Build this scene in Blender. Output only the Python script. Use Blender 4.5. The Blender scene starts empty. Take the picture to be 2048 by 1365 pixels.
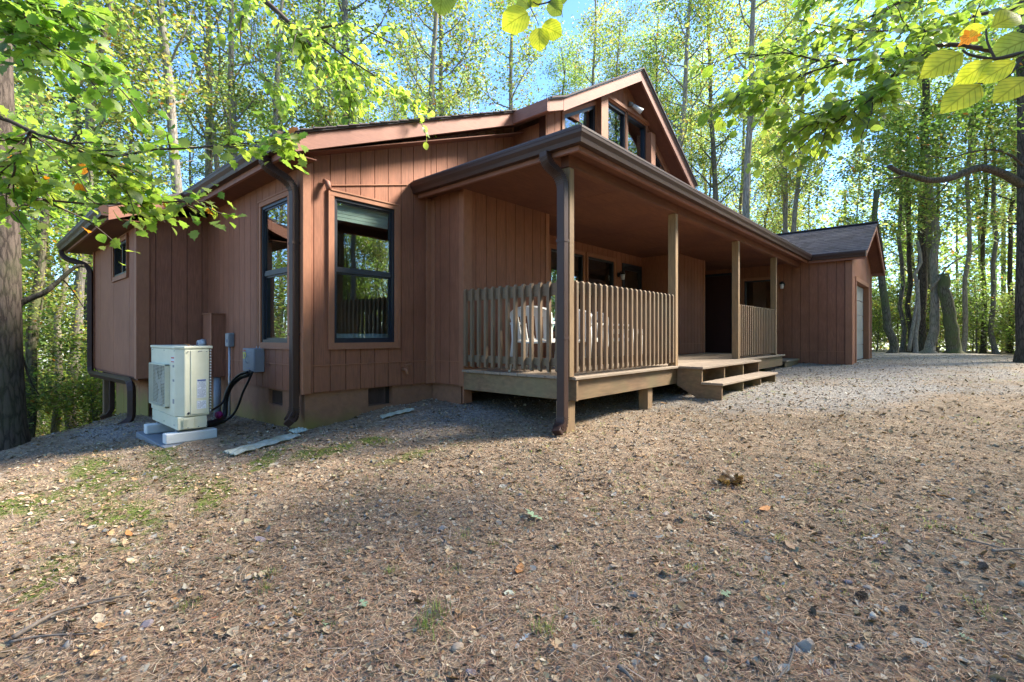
import bpy, math, random
import numpy as np
from mathutils import Vector, Matrix, Euler
random.seed(7)
RNG = np.random.default_rng(7)
SC = bpy.context.scene
COL = SC.collection
R = math.radians

# ------------------------------------------------------------------ camera, sky, sun, exposure
# axes: x runs along the porch front (away to one side), y runs along the gable side wall, z=0 is the eye level
YAW = 0.7316                      # view direction from +x towards +y
FPX = 986.8                       # focal length in pixels of the 2048 px wide photograph
cam_d = bpy.data.cameras.new('camera')
cam = bpy.data.objects.new('camera', cam_d); COL.objects.link(cam)
cam_d.sensor_width = 36.0
cam_d.lens = 36.0 * FPX / 2048.0
cam_d.shift_y = -(682.5 - 671.9) / 2048.0
cam_d.clip_start = 0.05; cam_d.clip_end = 600
cam.rotation_euler = (R(90), 0, YAW - R(90))
SC.camera = cam

SUN_AZ = R(-35)                    # direction towards the sun in the xy plane, from +x
SUN_EL = R(42)
w = bpy.data.worlds.new('World'); SC.world = w; w.use_nodes = True
wt = w.node_tree; wt.nodes.clear()
sky = wt.nodes.new('ShaderNodeTexSky'); sky.sky_type = 'NISHITA'; sky.sun_disc = False
sky.sun_elevation = SUN_EL; sky.sun_rotation = R(90) - SUN_AZ
sky.air_density = 1.0; sky.dust_density = 0.1; sky.ozone_density = 9
bg = wt.nodes.new('ShaderNodeBackground'); bg.inputs['Strength'].default_value = 0.09
wo = wt.nodes.new('ShaderNodeOutputWorld')
tc = wt.nodes.new('ShaderNodeTexCoord'); mp = wt.nodes.new('ShaderNodeMapping'); mp.inputs['Scale'].default_value = (1.2, 1.2, 3.5)
nz = wt.nodes.new('ShaderNodeTexNoise'); nz.inputs['Scale'].default_value = 2.2; nz.inputs['Detail'].default_value = 7; nz.inputs['Roughness'].default_value = .6
cr = wt.nodes.new('ShaderNodeValToRGB'); cr.color_ramp.elements[0].position = .55; cr.color_ramp.elements[1].position = .85
cr.color_ramp.elements[1].color = (.32, .32, .32, 1)
mx = wt.nodes.new('ShaderNodeMixRGB'); mx.inputs['Color2'].default_value = (7.5, 7.9, 8.6, 1)
L = wt.links.new
L(tc.outputs['Generated'], mp.inputs['Vector']); L(mp.outputs['Vector'], nz.inputs['Vector']); L(nz.outputs['Fac'], cr.inputs['Fac'])
L(cr.outputs['Color'], mx.inputs['Fac']); L(sky.outputs['Color'], mx.inputs['Color1']); L(mx.outputs['Color'], bg.inputs['Color']); L(bg.outputs['Background'], wo.inputs['Surface'])

sd = bpy.data.lights.new('sun', 'SUN'); sd.energy = 4.0; sd.angle = R(15); sd.color = (1.0, .92, .80)
so = bpy.data.objects.new('sun', sd); COL.objects.link(so)
sv = Vector((math.cos(SUN_EL) * math.cos(SUN_AZ), math.cos(SUN_EL) * math.sin(SUN_AZ), math.sin(SUN_EL)))
so.rotation_euler = sv.to_track_quat('Z', 'Y').to_euler(); so.location = sv * 60

vs = SC.view_settings
vs.view_transform = 'Standard'; vs.look = 'None'; vs.gamma = 1; vs.use_curve_mapping = False
vs.exposure = 2.6
cy = SC.cycles
cy.max_bounces = 7; cy.diffuse_bounces = 4; cy.glossy_bounces = 3; cy.transmission_bounces = 5; cy.transparent_max_bounces = 8
cy.caustics_reflective = False; cy.caustics_refractive = False
cy.use_denoising = True; cy.sample_clamp_indirect = 6

# ------------------------------------------------------------------ helpers
CY, SY = math.cos(YAW), math.sin(YAW)
def at(px, py, d):
    t = (px - 1024) / FPX
    return Vector((d * (CY + SY * t), d * (SY - CY * t), (671.9 - py) * d / FPX))

def tag(o, label=None, cat=None, group=None, kind=None):
    if label: o['label'] = label
    if cat: o['category'] = cat
    if group: o['group'] = group
    if kind: o['kind'] = kind
    return o
def empty(name, loc=(0, 0, 0), rz=0.0):
    o = bpy.data.objects.new(name, None); COL.objects.link(o); o.empty_display_size = .2
    o.location = loc; o.rotation_euler = (0, 0, rz)
    return o
def link(name, me, parent=None, world=False):
    o = bpy.data.objects.new(name, me); COL.objects.link(o)
    if parent is not None:
        o.parent = parent
        if world:
            bm = Matrix.Translation(parent.location) @ parent.rotation_euler.to_matrix().to_4x4() if parent.parent is None else None
            if bm is not None: o.matrix_parent_inverse = bm.inverted()
    return o

class MB:
    def __init__(s): s.v = []; s.f = []; s.c = None
    def add(s, vs, fs):
        n = len(s.v); s.v += [tuple(p) for p in vs]; s.f += [tuple(i + n for i in f) for f in fs]; return s
    def box(s, x0, x1, y0, y1, z0, z1):
        return s.add([(x0,y0,z0),(x1,y0,z0),(x1,y1,z0),(x0,y1,z0),(x0,y0,z1),(x1,y0,z1),(x1,y1,z1),(x0,y1,z1)],
                     [(0,3,2,1),(4,5,6,7),(0,1,5,4),(1,2,6,5),(2,3,7,6),(3,0,4,7)])
    def obox(s, c, u, v, w):
        c, u, v, w = Vector(c), Vector(u), Vector(v), Vector(w)
        P = [c + a*u + b*v + e*w for e in (-1, 1) for a, b in ((-1,-1),(1,-1),(1,1),(-1,1))]
        return s.add(P, [(0,3,2,1),(4,5,6,7),(0,1,5,4),(1,2,6,5),(2,3,7,6),(3,0,4,7)])
    def prism(s, poly, vec):
        vec = Vector(vec); a = [Vector(p) for p in poly]; n = len(a)
        s.add(a + [p + vec for p in a], [tuple(range(n - 1, -1, -1)), tuple(range(n, 2*n))] + [(i, (i+1) % n, n + (i+1) % n, n + i) for i in range(n)])
        return s
    def tube(s, pts, rad, n=8, rect=None, cap=True, up=(0, 0, 1)):
        pts = [Vector(p) for p in pts]; m = len(pts)
        rs = list(rad) if hasattr(rad, '__len__') else [rad] * m
        base = len(s.v); prev = None
        for i, p in enumerate(pts):
            t = (pts[min(i+1, m-1)] - pts[max(i-1, 0)])
            if t.length < 1e-9: t = Vector((0, 0, 1))
            t.normalize()
            if prev is None:
                a = Vector(up); a = a if abs(a.dot(t)) < .95 else Vector((1, 0, 0))
                a = (a - t * a.dot(t)).normalized()
            else:
                a = (prev - t * prev.dot(t))
                a = a.normalized() if a.length > 1e-6 else prev
            prev = a; b = t.cross(a)
            if rect:
                ca, cb = rect
                for sa, sb in ((-1,-1),(1,-1),(1,1),(-1,1)): s.v.append(tuple(p + a * (sa * ca) + b * (sb * cb)))
            else:
                for k in range(n):
                    q = 2 * math.pi * k / n
                    s.v.append(tuple(p + (a * math.cos(q) + b * math.sin(q)) * rs[i]))
        kk = 4 if rect else n
        for i in range(m - 1):
            for k in range(kk):
                a0 = base + i*kk + k; a1 = base + i*kk + (k+1) % kk
                s.f.append((a0, a1, a1 + kk, a0 + kk))
        if cap:
            s.f.append(tuple(base + k for k in range(kk - 1, -1, -1))); s.f.append(tuple(base + (m-1)*kk + k for k in range(kk)))
        return s
    def mesh(s, name, m, smooth=False):
        me = bpy.data.meshes.new(name); me.from_pydata(s.v, [], s.f)
        if m is not None: me.materials.append(m)
        if smooth: me.polygons.foreach_set('use_smooth', [True] * len(me.polygons))
        me.update(); return me
    def build(s, name, m, parent=None, smooth=False, world=True):
        return link(name, s.mesh(name, m, smooth), parent, world)
def bevel(o, w=.004, seg=1):
    md = o.modifiers.new('bevel', 'BEVEL'); md.width = w; md.segments = seg; md.limit_method = 'ANGLE'; return o

def np_mesh(name, V, F, mat, cols=None, smooth=False):
    """V n x 3, F m x k"""
    me = bpy.data.meshes.new(name)
    V = np.asarray(V, dtype=np.float32); F = np.asarray(F, dtype=np.int32)
    m, k = F.shape
    me.vertices.add(len(V)); me.vertices.foreach_set('co', V.ravel())
    me.loops.add(m * k); me.loops.foreach_set('vertex_index', F.ravel())
    me.polygons.add(m); me.polygons.foreach_set('loop_start', np.arange(0, m * k, k, dtype=np.int32))
    try: me.polygons.foreach_set('loop_total', np.full(m, k, dtype=np.int32))
    except Exception: pass
    if cols is not None:
        at_ = me.color_attributes.new('col', 'FLOAT_COLOR', 'POINT')
        c = np.ones((len(V), 4), dtype=np.float32); c[:, :3] = cols
        at_.data.foreach_set('color', c.ravel())
    if smooth: me.polygons.foreach_set('use_smooth', np.ones(m, dtype=bool))
    me.update(calc_edges=True); me.validate()
    if mat is not None: me.materials.append(mat)
    return me

# ------------------------------------------------------------------ materials
def new_mat(name):
    m = bpy.data.materials.new(name); m.use_nodes = True; nt = m.node_tree; nt.nodes.clear()
    out = nt.nodes.new('ShaderNodeOutputMaterial'); return m, nt, out
def N(nt, t, **kw):
    n = nt.nodes.new(t)
    for k, v in kw.items():
        if k in n.inputs: n.inputs[k].default_value = v
        else: setattr(n, k, v)
    return n
def ramp(nt, stops):
    n = nt.nodes.new('ShaderNodeValToRGB'); e = n.color_ramp.elements
    while len(e) > 1: e.remove(e[0])
    e[0].position, e[0].color = stops[0][0], (*stops[0][1], 1) if len(stops[0][1]) == 3 else stops[0][1]
    for p, c in stops[1:]:
        k = e.new(p); k.color = (*c, 1)
    return n
def scl(c, k): return tuple(min(1, x * k) for x in c)
def surf(name, col, rough=.7, var=.25, scale=(3, 3, 3), detail=6, bump=.15, bdist=.004, spec=.4, metal=0, objvar=.12, tint=None, tscale=1.2, tamt=.4, nscale=4.0, coat=0):
    """painted / stained / timber surface: stretched grain, object to object variation, blotches of tint"""
    m, nt, out = new_mat(name); l = nt.links.new
    p = N(nt, 'ShaderNodeBsdfPrincipled', Roughness=rough, Metallic=metal); p.inputs['Specular IOR Level'].default_value = spec
    if coat: p.inputs['Coat Weight'].default_value = coat
    g = N(nt, 'ShaderNodeNewGeometry'); mp = N(nt, 'ShaderNodeMapping'); mp.inputs['Scale'].default_value = scale
    l(g.outputs['Position'], mp.inputs['Vector'])
    oi = N(nt, 'ShaderNodeObjectInfo')
    off = N(nt, 'ShaderNodeVectorMath', operation='ADD'); cx = N(nt, 'ShaderNodeCombineXYZ')
    mu = N(nt, 'ShaderNodeMath', operation='MULTIPLY'); mu.inputs[1].default_value = 17.0
    l(oi.outputs['Random'], mu.inputs[0]); l(mu.outputs[0], cx.inputs[0]); l(mu.outputs[0], cx.inputs[1]); l(mu.outputs[0], cx.inputs[2])
    l(mp.outputs['Vector'], off.inputs[0]); l(cx.outputs[0], off.inputs[1])
    n1 = N(nt, 'ShaderNodeTexNoise', Scale=nscale, Detail=detail, Roughness=.65); l(off.outputs[0], n1.inputs['Vector'])
    r1 = ramp(nt, [(.25, scl(col, 1 - var)), (.5, col), (.75, scl(col, 1 + var))]); l(n1.outputs['Fac'], r1.inputs['Fac'])
    n2 = N(nt, 'ShaderNodeTexNoise', Scale=tscale, Detail=4, Roughness=.6); l(g.outputs['Position'], n2.inputs['Vector'])
    r2 = ramp(nt, [(.42, (0, 0, 0)), (.66, (1, 1, 1))]); l(n2.outputs['Fac'], r2.inputs['Fac'])
    m2 = N(nt, 'ShaderNodeMath', operation='MULTIPLY'); m2.inputs[1].default_value = tamt; l(r2.outputs['Color'], m2.inputs[0])
    mx = N(nt, 'ShaderNodeMixRGB'); mx.inputs['Color2'].default_value = (*(tint or scl(col, .7)), 1)
    l(m2.outputs[0], mx.inputs['Fac']); l(r1.outputs['Color'], mx.inputs['Color1'])
    hs = N(nt, 'ShaderNodeHueSaturation'); mr = N(nt, 'ShaderNodeMapRange'); mr.inputs['To Min'].default_value = 1 - objvar; mr.inputs['To Max'].default_value = 1 + objvar
    l(oi.outputs['Random'], mr.inputs['Value']); l(mr.outputs[0], hs.inputs['Value']); l(mx.outputs['Color'], hs.inputs['Color'])
    l(hs.outputs['Color'], p.inputs['Base Color'])
    b = N(nt, 'ShaderNodeBump', Strength=bump, Distance=bdist); l(n1.outputs['Fac'], b.inputs['Height']); l(b.outputs[0], p.inputs['Normal'])
    l(p.outputs[0], out.inputs['Surface'])
    m['hs'] = 1
    return m
def nodes_of(m, t): return [n for n in m.node_tree.nodes if n.bl_idname == t]

RED = (.255, .101, .053)
M = {}
M['siding'] = surf('siding_stain', RED, .75, .30, (14, 14, 1.2), bump=.35, objvar=.07, tint=(.19, .072, .036), tamt=.7)
M['groove'] = surf('groove_shadow_stain', (.07, .024, .016), .9, .2, bump=.1)
M['trim'] = surf('trim_stain', (.30, .128, .066), .7, .15, (6, 6, 2), bump=.2, objvar=.05)
M['fascia'] = surf('fascia_stain', (.26, .115, .075), .68, .18, (2, 2, 14), bump=.25, objvar=.05, tint=(.14, .055, .04))
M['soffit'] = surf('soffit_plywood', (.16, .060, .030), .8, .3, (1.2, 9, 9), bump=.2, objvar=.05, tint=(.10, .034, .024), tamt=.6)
M['gutter'] = surf('brown_enamel', (.050, .025, .018), .5, .08, bump=.03, objvar=.02, spec=.3, tint=(.06, .036, .026), tamt=.3)
M['post'] = surf('treated_post', (.26, .165, .082), .75, .3, (9, 9, 1.0), bump=.3, tint=(.2, .14, .09), tamt=.5)
M['rail'] = surf('weathered_rail', (.19, .122, .070), .8, .25, (12, 12, 1.2), bump=.3, objvar=.12, tint=(.14, .12, .075), tamt=.5)
M['railh'] = surf('weathered_rail_level', (.18, .118, .068), .8, .25, (1.2, 1.2, 12), bump=.3, objvar=.1, tint=(.13, .115, .07), tamt=.5)
M['deck'] = surf('deck_board', (.27, .205, .145), .8, .28, (1.0, 12, 12), bump=.3, objvar=.14, tint=(.22, .17, .12), tamt=.5)
M['rim'] = surf('rim_joist', (.195, .116, .060), .75, .42, (1.1, 4, 9), bump=.3, objvar=.1, tint=(.17, .15, .07), tamt=.6, nscale=2.6)
M['frame'] = surf('dark_window_frame', (.017, .019, .026), .4, .1, bump=.02, objvar=.02)
M['concrete'] = surf('painted_foundation', (.26, .125, .07), .85, .2, (3, 3, 3), bump=.3, bdist=.01, objvar=.04)
M['vent'] = surf('vent_metal', (.09, .055, .045), .6, .2, bump=.1)
M['plastic'] = surf('white_plastic', (.72, .70, .66), .4, .04, bump=.02, objvar=.02, tint=(.6, .58, .5), tamt=.3)
M['cream'] = surf('cream_enamel', (.60, .60, .47), .45, .05, bump=.03, objvar=.02, tint=(.52, .52, .40), tamt=.5, tscale=4)
M['grey'] = surf('grey_enamel', (.21, .225, .24), .5, .1, bump=.05, objvar=.03)
M['galv'] = surf('galvanised', (.36, .37, .37), .45, .15, bump=.1, metal=.3, objvar=.05)
M['black'] = surf('black_conduit', (.018, .018, .02), .4, .1, bump=.05)
M['dark'] = surf('dark_interior', (.03, .022, .02), .9, .2)
M['door'] = surf('dark_blue_door', (.016, .022, .034), .45, .1, bump=.02)
M['maroon'] = surf('maroon_door', (.05, .016, .014), .6, .1, bump=.02)
M['garage_door'] = surf('garage_door_paint', (.30, .29, .27), .6, .12, (1, 1, 6), bump=.1, objvar=.04)
M['room'] = surf('room_wall', (.30, .24, .17), .9, .1, bump=.02)
M['cloth'] = surf('bed_spread', (.72, .74, .75), .9, .05, bump=.1)
M['blind'] = surf('rolled_blind', (.68, .74, .72), .8, .08, (2, 2, 30), bump=.2)
M['shingle'] = surf('asphalt_shingle', (.075, .062, .066), .95, .5, (8, 8, 8), bump=.5, bdist=.006, objvar=.3, tint=(.13, .11, .105), tamt=.5, nscale=14)
M['sheet'] = surf('weathered_sheet', (.36, .40, .36), .5, .25, (3, 3, 3), bump=.2, tint=(.22, .21, .12), tamt=.7, tscale=6)
M['pad'] = surf('grey_pad', (.17, .19, .215), .8, .12, bump=.3, bdist=.005, nscale=12)
M['white'] = surf('white_block', (.62, .64, .66), .6, .06, bump=.05, tint=(.5, .5, .46))

# algae low on the foundation: a band of growth with its own ragged edge
def algae(m, ztop, soft, col=(.20, .165, .04)):
    nt = m.node_tree; l = nt.links.new
    hs = nodes_of(m, 'ShaderNodeHueSaturation')[0]; p = nodes_of(m, 'ShaderNodeBsdfPrincipled')[0]
    g = N(nt, 'ShaderNodeNewGeometry'); sp = N(nt, 'ShaderNodeSeparateXYZ'); l(g.outputs['Position'], sp.inputs[0])
    n = N(nt, 'ShaderNodeTexNoise', Scale=2.3, Detail=5); l(g.outputs['Position'], n.inputs['Vector'])
    a = N(nt, 'ShaderNodeMath', operation='MULTIPLY_ADD'); a.inputs[1].default_value = .55; l(n.outputs['Fac'], a.inputs[0]); l(sp.outputs['Z'], a.inputs[2])
    # the damp corner side grows more
    bx = N(nt, 'ShaderNodeMath', operation='MULTIPLY_ADD'); bx.inputs[1].default_value = .10; l(sp.outputs['X'], bx.inputs[0]); l(a.outputs[0], bx.inputs[2])
    mr = N(nt, 'ShaderNodeMapRange'); mr.inputs['From Min'].default_value = ztop; mr.inputs['From Max'].default_value = ztop - soft
    mr.inputs['To Min'].default_value = 0; mr.inputs['To Max'].default_value = .95; l(bx.outputs[0], mr.inputs['Value'])
    mx = N(nt, 'ShaderNodeMixRGB'); mx.inputs['Color2'].default_value = (*col, 1); l(mr.outputs[0], mx.inputs['Fac']); l(hs.outputs['Color'], mx.inputs['Color1'])
    l(mx.outputs['Color'], p.inputs['Base Color'])
algae(M['concrete'], -.34, .34)

def glass_mat():
    m, nt, out = new_mat('window_glass'); l = nt.links.new
    tr = N(nt, 'ShaderNodeBsdfTransparent'); tr.inputs['Color'].default_value = (.80, .86, .83, 1)
    gl = N(nt, 'ShaderNodeBsdfGlossy', Roughness=.012); gl.inputs['Color'].default_value = (.92, .96, 1, 1)
    lw = N(nt, 'ShaderNodeFresnel', IOR=1.7); gb = N(nt, 'ShaderNodeNewGeometry'); ir = N(nt, 'ShaderNodeMapRange'); ir.inputs['To Min'].default_value = 1.6; ir.inputs['To Max'].default_value = 1 / 1.6; l(gb.outputs['Backfacing'], ir.inputs['Value']); l(ir.outputs[0], lw.inputs['IOR']); a = N(nt, 'ShaderNodeMath', operation='MULTIPLY_ADD'); a.inputs[1].default_value = 1.25; a.inputs[2].default_value = .05
    a.use_clamp = True; l(lw.outputs[0], a.inputs[0])
    tcn = N(nt, 'ShaderNodeNewGeometry'); nn = N(nt, 'ShaderNodeTexNoise', Scale=1.6, Detail=1); l(tcn.outputs['Position'], nn.inputs['Vector'])
    b = N(nt, 'ShaderNodeBump', Strength=.12, Distance=.015); l(nn.outputs['Fac'], b.inputs['Height']); l(b.outputs[0], gl.inputs['Normal'])
    mix = N(nt, 'ShaderNodeMixShader'); l(a.outputs[0], mix.inputs['Fac']); l(tr.outputs[0], mix.inputs[1]); l(gl.outputs[0], mix.inputs[2])
    l(mix.outputs[0], out.inputs['Surface']); return m
M['glass'] = glass_mat()

def leaf_mat(name, trans=.5, k=1.0, rough=.45, tk=2.6):
    """leaf colour comes from the mesh attribute; light also passes through the blade"""
    m, nt, out = new_mat(name); l = nt.links.new
    a = N(nt, 'ShaderNodeAttribute', attribute_name='col'); oi = N(nt, 'ShaderNodeObjectInfo')
    mr = N(nt, 'ShaderNodeMapRange'); mr.inputs['To Min'].default_value = .8 * k; mr.inputs['To Max'].default_value = 1.2 * k
    l(oi.outputs['Random'], mr.inputs['Value'])
    hs = N(nt, 'ShaderNodeHueSaturation'); l(mr.outputs[0], hs.inputs['Value']); l(a.outputs['Color'], hs.inputs['Color'])
    d = N(nt, 'ShaderNodeBsdfPrincipled', Roughness=rough); d.inputs['Specular IOR Level'].default_value = .45; l(hs.outputs['Color'], d.inputs['Base Color'])
    t = N(nt, 'ShaderNodeBsdfTranslucent'); g = N(nt, 'ShaderNodeMixRGB', blend_type='MULTIPLY'); g.inputs['Fac'].default_value = 1
    g.inputs['Color2'].default_value = (tk * .95, tk * 1.0, tk * .55, 1); l(hs.outputs['Color'], g.inputs['Color1']); l(g.outputs['Color'], t.inputs['Color'])
    mix = N(nt, 'ShaderNodeMixShader'); mix.inputs['Fac'].default_value = trans
    l(d.outputs[0], mix.inputs[1]); l(t.outputs[0], mix.inputs[2]); l(mix.outputs[0], out.inputs['Surface']); return m
M['leaf'] = leaf_mat('woodland_leaf', trans=.58, tk=2.2)
M['litter'] = leaf_mat('dry_litter', trans=.08, rough=.95, tk=1.0)
for _n in nodes_of(M['litter'], 'ShaderNodeBsdfPrincipled'): _n.inputs['Specular IOR Level'].default_value = .08

def bark(name, c1, c2, sc=(10, 10, 2.2), moss=None, mamt=.5, bd=.02):
    m, nt, out = new_mat(name); l = nt.links.new
    p = N(nt, 'ShaderNodeBsdfPrincipled', Roughness=.9); p.inputs['Specular IOR Level'].default_value = .2
    tcn = N(nt, 'ShaderNodeTexCoord'); mp = N(nt, 'ShaderNodeMapping'); mp.inputs['Scale'].default_value = sc; l(tcn.outputs['Object'], mp.inputs['Vector'])
    v = N(nt, 'ShaderNodeTexVoronoi', Scale=2.6, feature='DISTANCE_TO_EDGE'); n = N(nt, 'ShaderNodeTexNoise', Scale=2.5, Detail=9, Roughness=.75)
    ad = N(nt, 'ShaderNodeMixRGB'); ad.inputs['Fac'].default_value = .35; l(mp.outputs[0], n.inputs['Vector']); l(mp.outputs[0], ad.inputs['Color1']); l(n.outputs['Color'], ad.inputs['Color2']); l(ad.outputs[0], v.inputs['Vector'])
    rv = ramp(nt, [(0, (.15, .15, .15)), (.22, (1, 1, 1))]); l(v.outputs['Distance'], rv.inputs['Fac'])
    h = N(nt, 'ShaderNodeMixRGB', blend_type='MULTIPLY'); h.inputs['Fac'].default_value = .5; l(n.outputs['Fac'], h.inputs['Color1']); l(rv.outputs[0], h.inputs['Color2'])
    rc = ramp(nt, [(.05, scl(c2, .6)), (.3, c2), (.42, c1), (.65, scl(c1, 1.35))]); l(h.outputs[0], rc.inputs['Fac'])
    last = rc.outputs[0]
    if moss:
        n3 = N(nt, 'ShaderNodeTexNoise', Scale=1.7, Detail=6, Roughness=.7); l(tcn.outputs['Object'], n3.inputs['Vector'])
        r3 = ramp(nt, [(.45, (0, 0, 0)), (.6, (mamt,) * 3)]); l(n3.outputs['Fac'], r3.inputs['Fac'])
        mm = N(nt, 'ShaderNodeMixRGB'); mm.inputs['Color2'].default_value = (*moss, 1); l(r3.outputs[0], mm.inputs['Fac']); l(last, mm.inputs['Color1']); last = mm.outputs[0]
    l(last, p.inputs['Base Color'])
    b = N(nt, 'ShaderNodeBump', Strength=.9, Distance=bd); l(h.outputs[0], b.inputs['Height']); l(b.outputs[0], p.inputs['Normal']); l(p.outputs[0], out.inputs['Surface']); return m
M['bark_dark'] = bark('furrowed_bark', (.085, .066, .053), (.038, .029, .023), moss=(.07, .09, .03), mamt=.25)
M['bark_pale'] = bark('pale_bark', (.30, .26, .215), (.15, .125, .10), (16, 16, 1.6), bd=.008, moss=(.16, .18, .13), mamt=.4)
M['bark_mossy'] = bark('mossy_bark', (.13, .115, .08), (.06, .05, .035), moss=(.10, .12, .045), mamt=.8)
M['bark_grey'] = bark('grey_bark', (.17, .145, .125), (.08, .066, .056), (12, 12, 1.8), bd=.01, moss=(.16, .18, .15), mamt=.4)
M['twig'] = surf('twig_bark', (.07, .05, .04), .85, .3, bump=.2)
M['stick'] = surf('fallen_stick_bark', (.16, .13, .105), .9, .4, (3, 3, 3), bump=.4, nscale=8)
M['stone'] = surf('field_stone', (.27, .24, .215), .9, .35, (4, 4, 4), bump=.5, bdist=.01, nscale=6, tint=(.33, .25, .18), tamt=.6)
M['cone'] = surf('pine_cone', (.15, .105, .075), .9, .3, bump=.2)
M['needles'] = surf('needle', (.2, .11, .06), .8, .2)
# ------------------------------------------------------------------ house
ZS = -.665         # bottom of the siding
ZB = -.352         # flashing joint of the siding
H = empty('house', (2.62, 5.567, -1.1))
tag(H, 'low brown-red timber cabin with a railed porch, dark gutters and an attached garage', 'house')
def part(mb, name, m, parent=None, smooth=False): return mb.build(name, m, parent or H, smooth)

def cells(a, b, zb, zt, ops):
    """vertical columns of the strip a..b less the openings: list of (p, q, z0, z1 or None for the sloped top)"""
    e = sorted({a, b} | {x for o in ops for x in o[:2] if a < x < b}); r = []
    for p, q in zip(e, e[1:]):
        if q - p < .002: continue
        mid = (p + q) / 2; cuts = sorted([(o[2], o[3]) for o in ops if o[0] < mid < o[1] and o[2] < zt(mid) - .003]); z = zb
        for c0, c1 in cuts:
            if c0 > z + .002: r.append((p, q, z, c0))
            z = max(z, c1)
        if zt((p+q)/2) > z + .004: r.append((p, q, z, None))
    return r
def slab(mb, axis, plane, thick, p, q, z0, z1, zt):
    za, zb_ = (z1, z1) if z1 is not None else (zt(p), zt(q))
    if z1 is None: za, zb_ = max(za, z0 + .001), max(zb_, z0 + .001)
    if axis == 'y': mb.prism([(p, plane, z0), (q, plane, z0), (q, plane, zb_), (p, plane, za)], (0, thick, 0))
    else: mb.prism([(plane, q, z0), (plane, p, z0), (plane, p, za), (plane, q, zb_)], (thick, 0, 0))
def siding(axis, plane, u0, u1, zb, zt, ops=(), g0=None, pitch=.2032, belt=ZB, thick=.12, wall_bottom=None):
    """backing wall plus one board per groove interval, boards face the negative side of the axis"""
    bk = MB()
    for p, q, z0, z1 in cells(u0, u1, zb if wall_bottom is None else wall_bottom, lambda u: zt(u), ops): slab(bk, axis, plane + .016, thick, p, q, z0, z1, zt)
    wl = part(bk, 'wall', M['groove'])
    g0 = u0 if g0 is None else g0
    k = math.floor((u0 - g0) / pitch); edges = [u0]
    while g0 + k * pitch < u1 - .02:
        x = g0 + k * pitch
        if x > u0 + .03: edges.append(x)
        k += 1
    edges.append(u1)
    for a, b in zip(edges, edges[1:]):
        a2, b2 = a + .0045, b - .0045
        for lo, hi in (((zb, belt - .004), (belt + .004, None)) if belt is not None and belt > zb + .02 else ((zb, None),)):
            f = (lambda u, h=hi: min(h, zt(u)) if h is not None else zt(u))
            colm = {}
            for c in cells(a2, b2, lo, f, ops): colm.setdefault(c[0], []).append(c)
            nlev = min((len(v) for v in colm.values()), default=0)
            groups = [[v[k] for v in colm.values()] for k in range(nlev)] if nlev > 1 and all(len(v) == nlev for v in colm.values()) else [[c for v in colm.values() for c in v]]
            for gcells in groups:
                mb = MB()
                for p, q, z0, z1 in gcells:
                    if z1 is None and hi is not None: z1 = f((p+q)/2)
                    if z1 is not None and z1 - z0 < .003: continue
                    slab(mb, axis, plane, .0155, p, q, z0, z1, f)
                if mb.f: mb.build('siding_board', M['siding'], wl)
    if belt is not None:
        mb = MB()
        for p, q, z0, z1 in cells(u0, u1, belt - .004, lambda u: belt + .006, ops):
            if axis == 'y': mb.box(p, q, plane - .009, plane - .0005, belt - .004, belt + .006)
            else: mb.box(plane - .009, plane - .0005, p, q, belt - .004, belt + .006)
        mb.build('flashing_strip', M['trim'], wl)
    return wl
def frame_boxes(axis, plane, d0, d1, u0, u1, z0, z1, w, wb=None):
    """four boards round a rectangle; d0, d1: how far proud (negative) of the plane"""
    wb = wb or w; r = []
    for a, b, c, d in ((u0, u1, z1 - w, z1), (u0, u1, z0, z0 + wb), (u0, u0 + w, z0 + wb, z1 - w), (u1 - w, u1, z0 + wb, z1 - w)):
        mb = MB()
        if axis == 'y': mb.box(a, b, plane + d0, plane + d1, c, d)
        else: mb.box(plane + d0, plane + d1, a, b, c, d)
        r.append(mb)
    return r
def bx(axis, plane, d0, d1, a, b, c, d):
    mb = MB()
    return mb.box(a, b, plane + d0, plane + d1, c, d) if axis == 'y' else mb.box(plane + d0, plane + d1, a, b, c, d)
def window(axis, plane, u0, u1, z0, z1, hung=True, trim=.075, slider=False):
    """outer size with trim boards"""
    fr = MB()
    i = trim
    for mb in frame_boxes(axis, plane, .0, .09, u0 + i, u1 - i, z0 + i, z1 - i, .04): fr.add(mb.v, mb.f)
    W = part(fr, 'window', M['frame'])
    for mb in frame_boxes(axis, plane, -.022, -.001, u0, u1, z0, z1, trim + .004):
        bevel(mb.build('trim_board', M['trim'], W), .003)
    # thin outer lip
    for mb in frame_boxes(axis, plane, -.032, -.023, u0, u1, z0, z1, .018): mb.build('trim_lip', M['trim'], W)
    a, b, c, d = u0 + i + .04, u1 - i - .04, z0 + i + .04, z1 - i - .04
    if hung:
        mid = (c + d) / 2
        bx(axis, plane, .015, .06, a, b, mid - .022, mid + .022).build('sash_rail', M['frame'], W)
        for lo, hi, dd in ((c, mid - .022, .05), (mid + .022, d, .03)):
            s = MB()
            for mb in frame_boxes(axis, plane, dd - .012, dd + .012, a, b, lo, hi, .022): s.add(mb.v, mb.f)
            s.build('sash', M['frame'], W)
            bx(axis, plane, dd - .003, dd + .003, a + .022, b - .022, lo + .022, hi - .022).build('pane', M['glass'], W)
    elif slider:
        mid = (a + b) / 2
        bx(axis, plane, .02, .06, mid - .02, mid + .02, c, d).build('sash_rail', M['frame'], W)
        for lo, hi in ((a, mid - .02), (mid + .02, b)): bx(axis, plane, .04, .046, lo, hi, c, d).build('pane', M['glass'], W)
    else:
        bx(axis, plane, .04, .046, a, b, c, d).build('pane', M['glass'], W)
    return W

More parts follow.
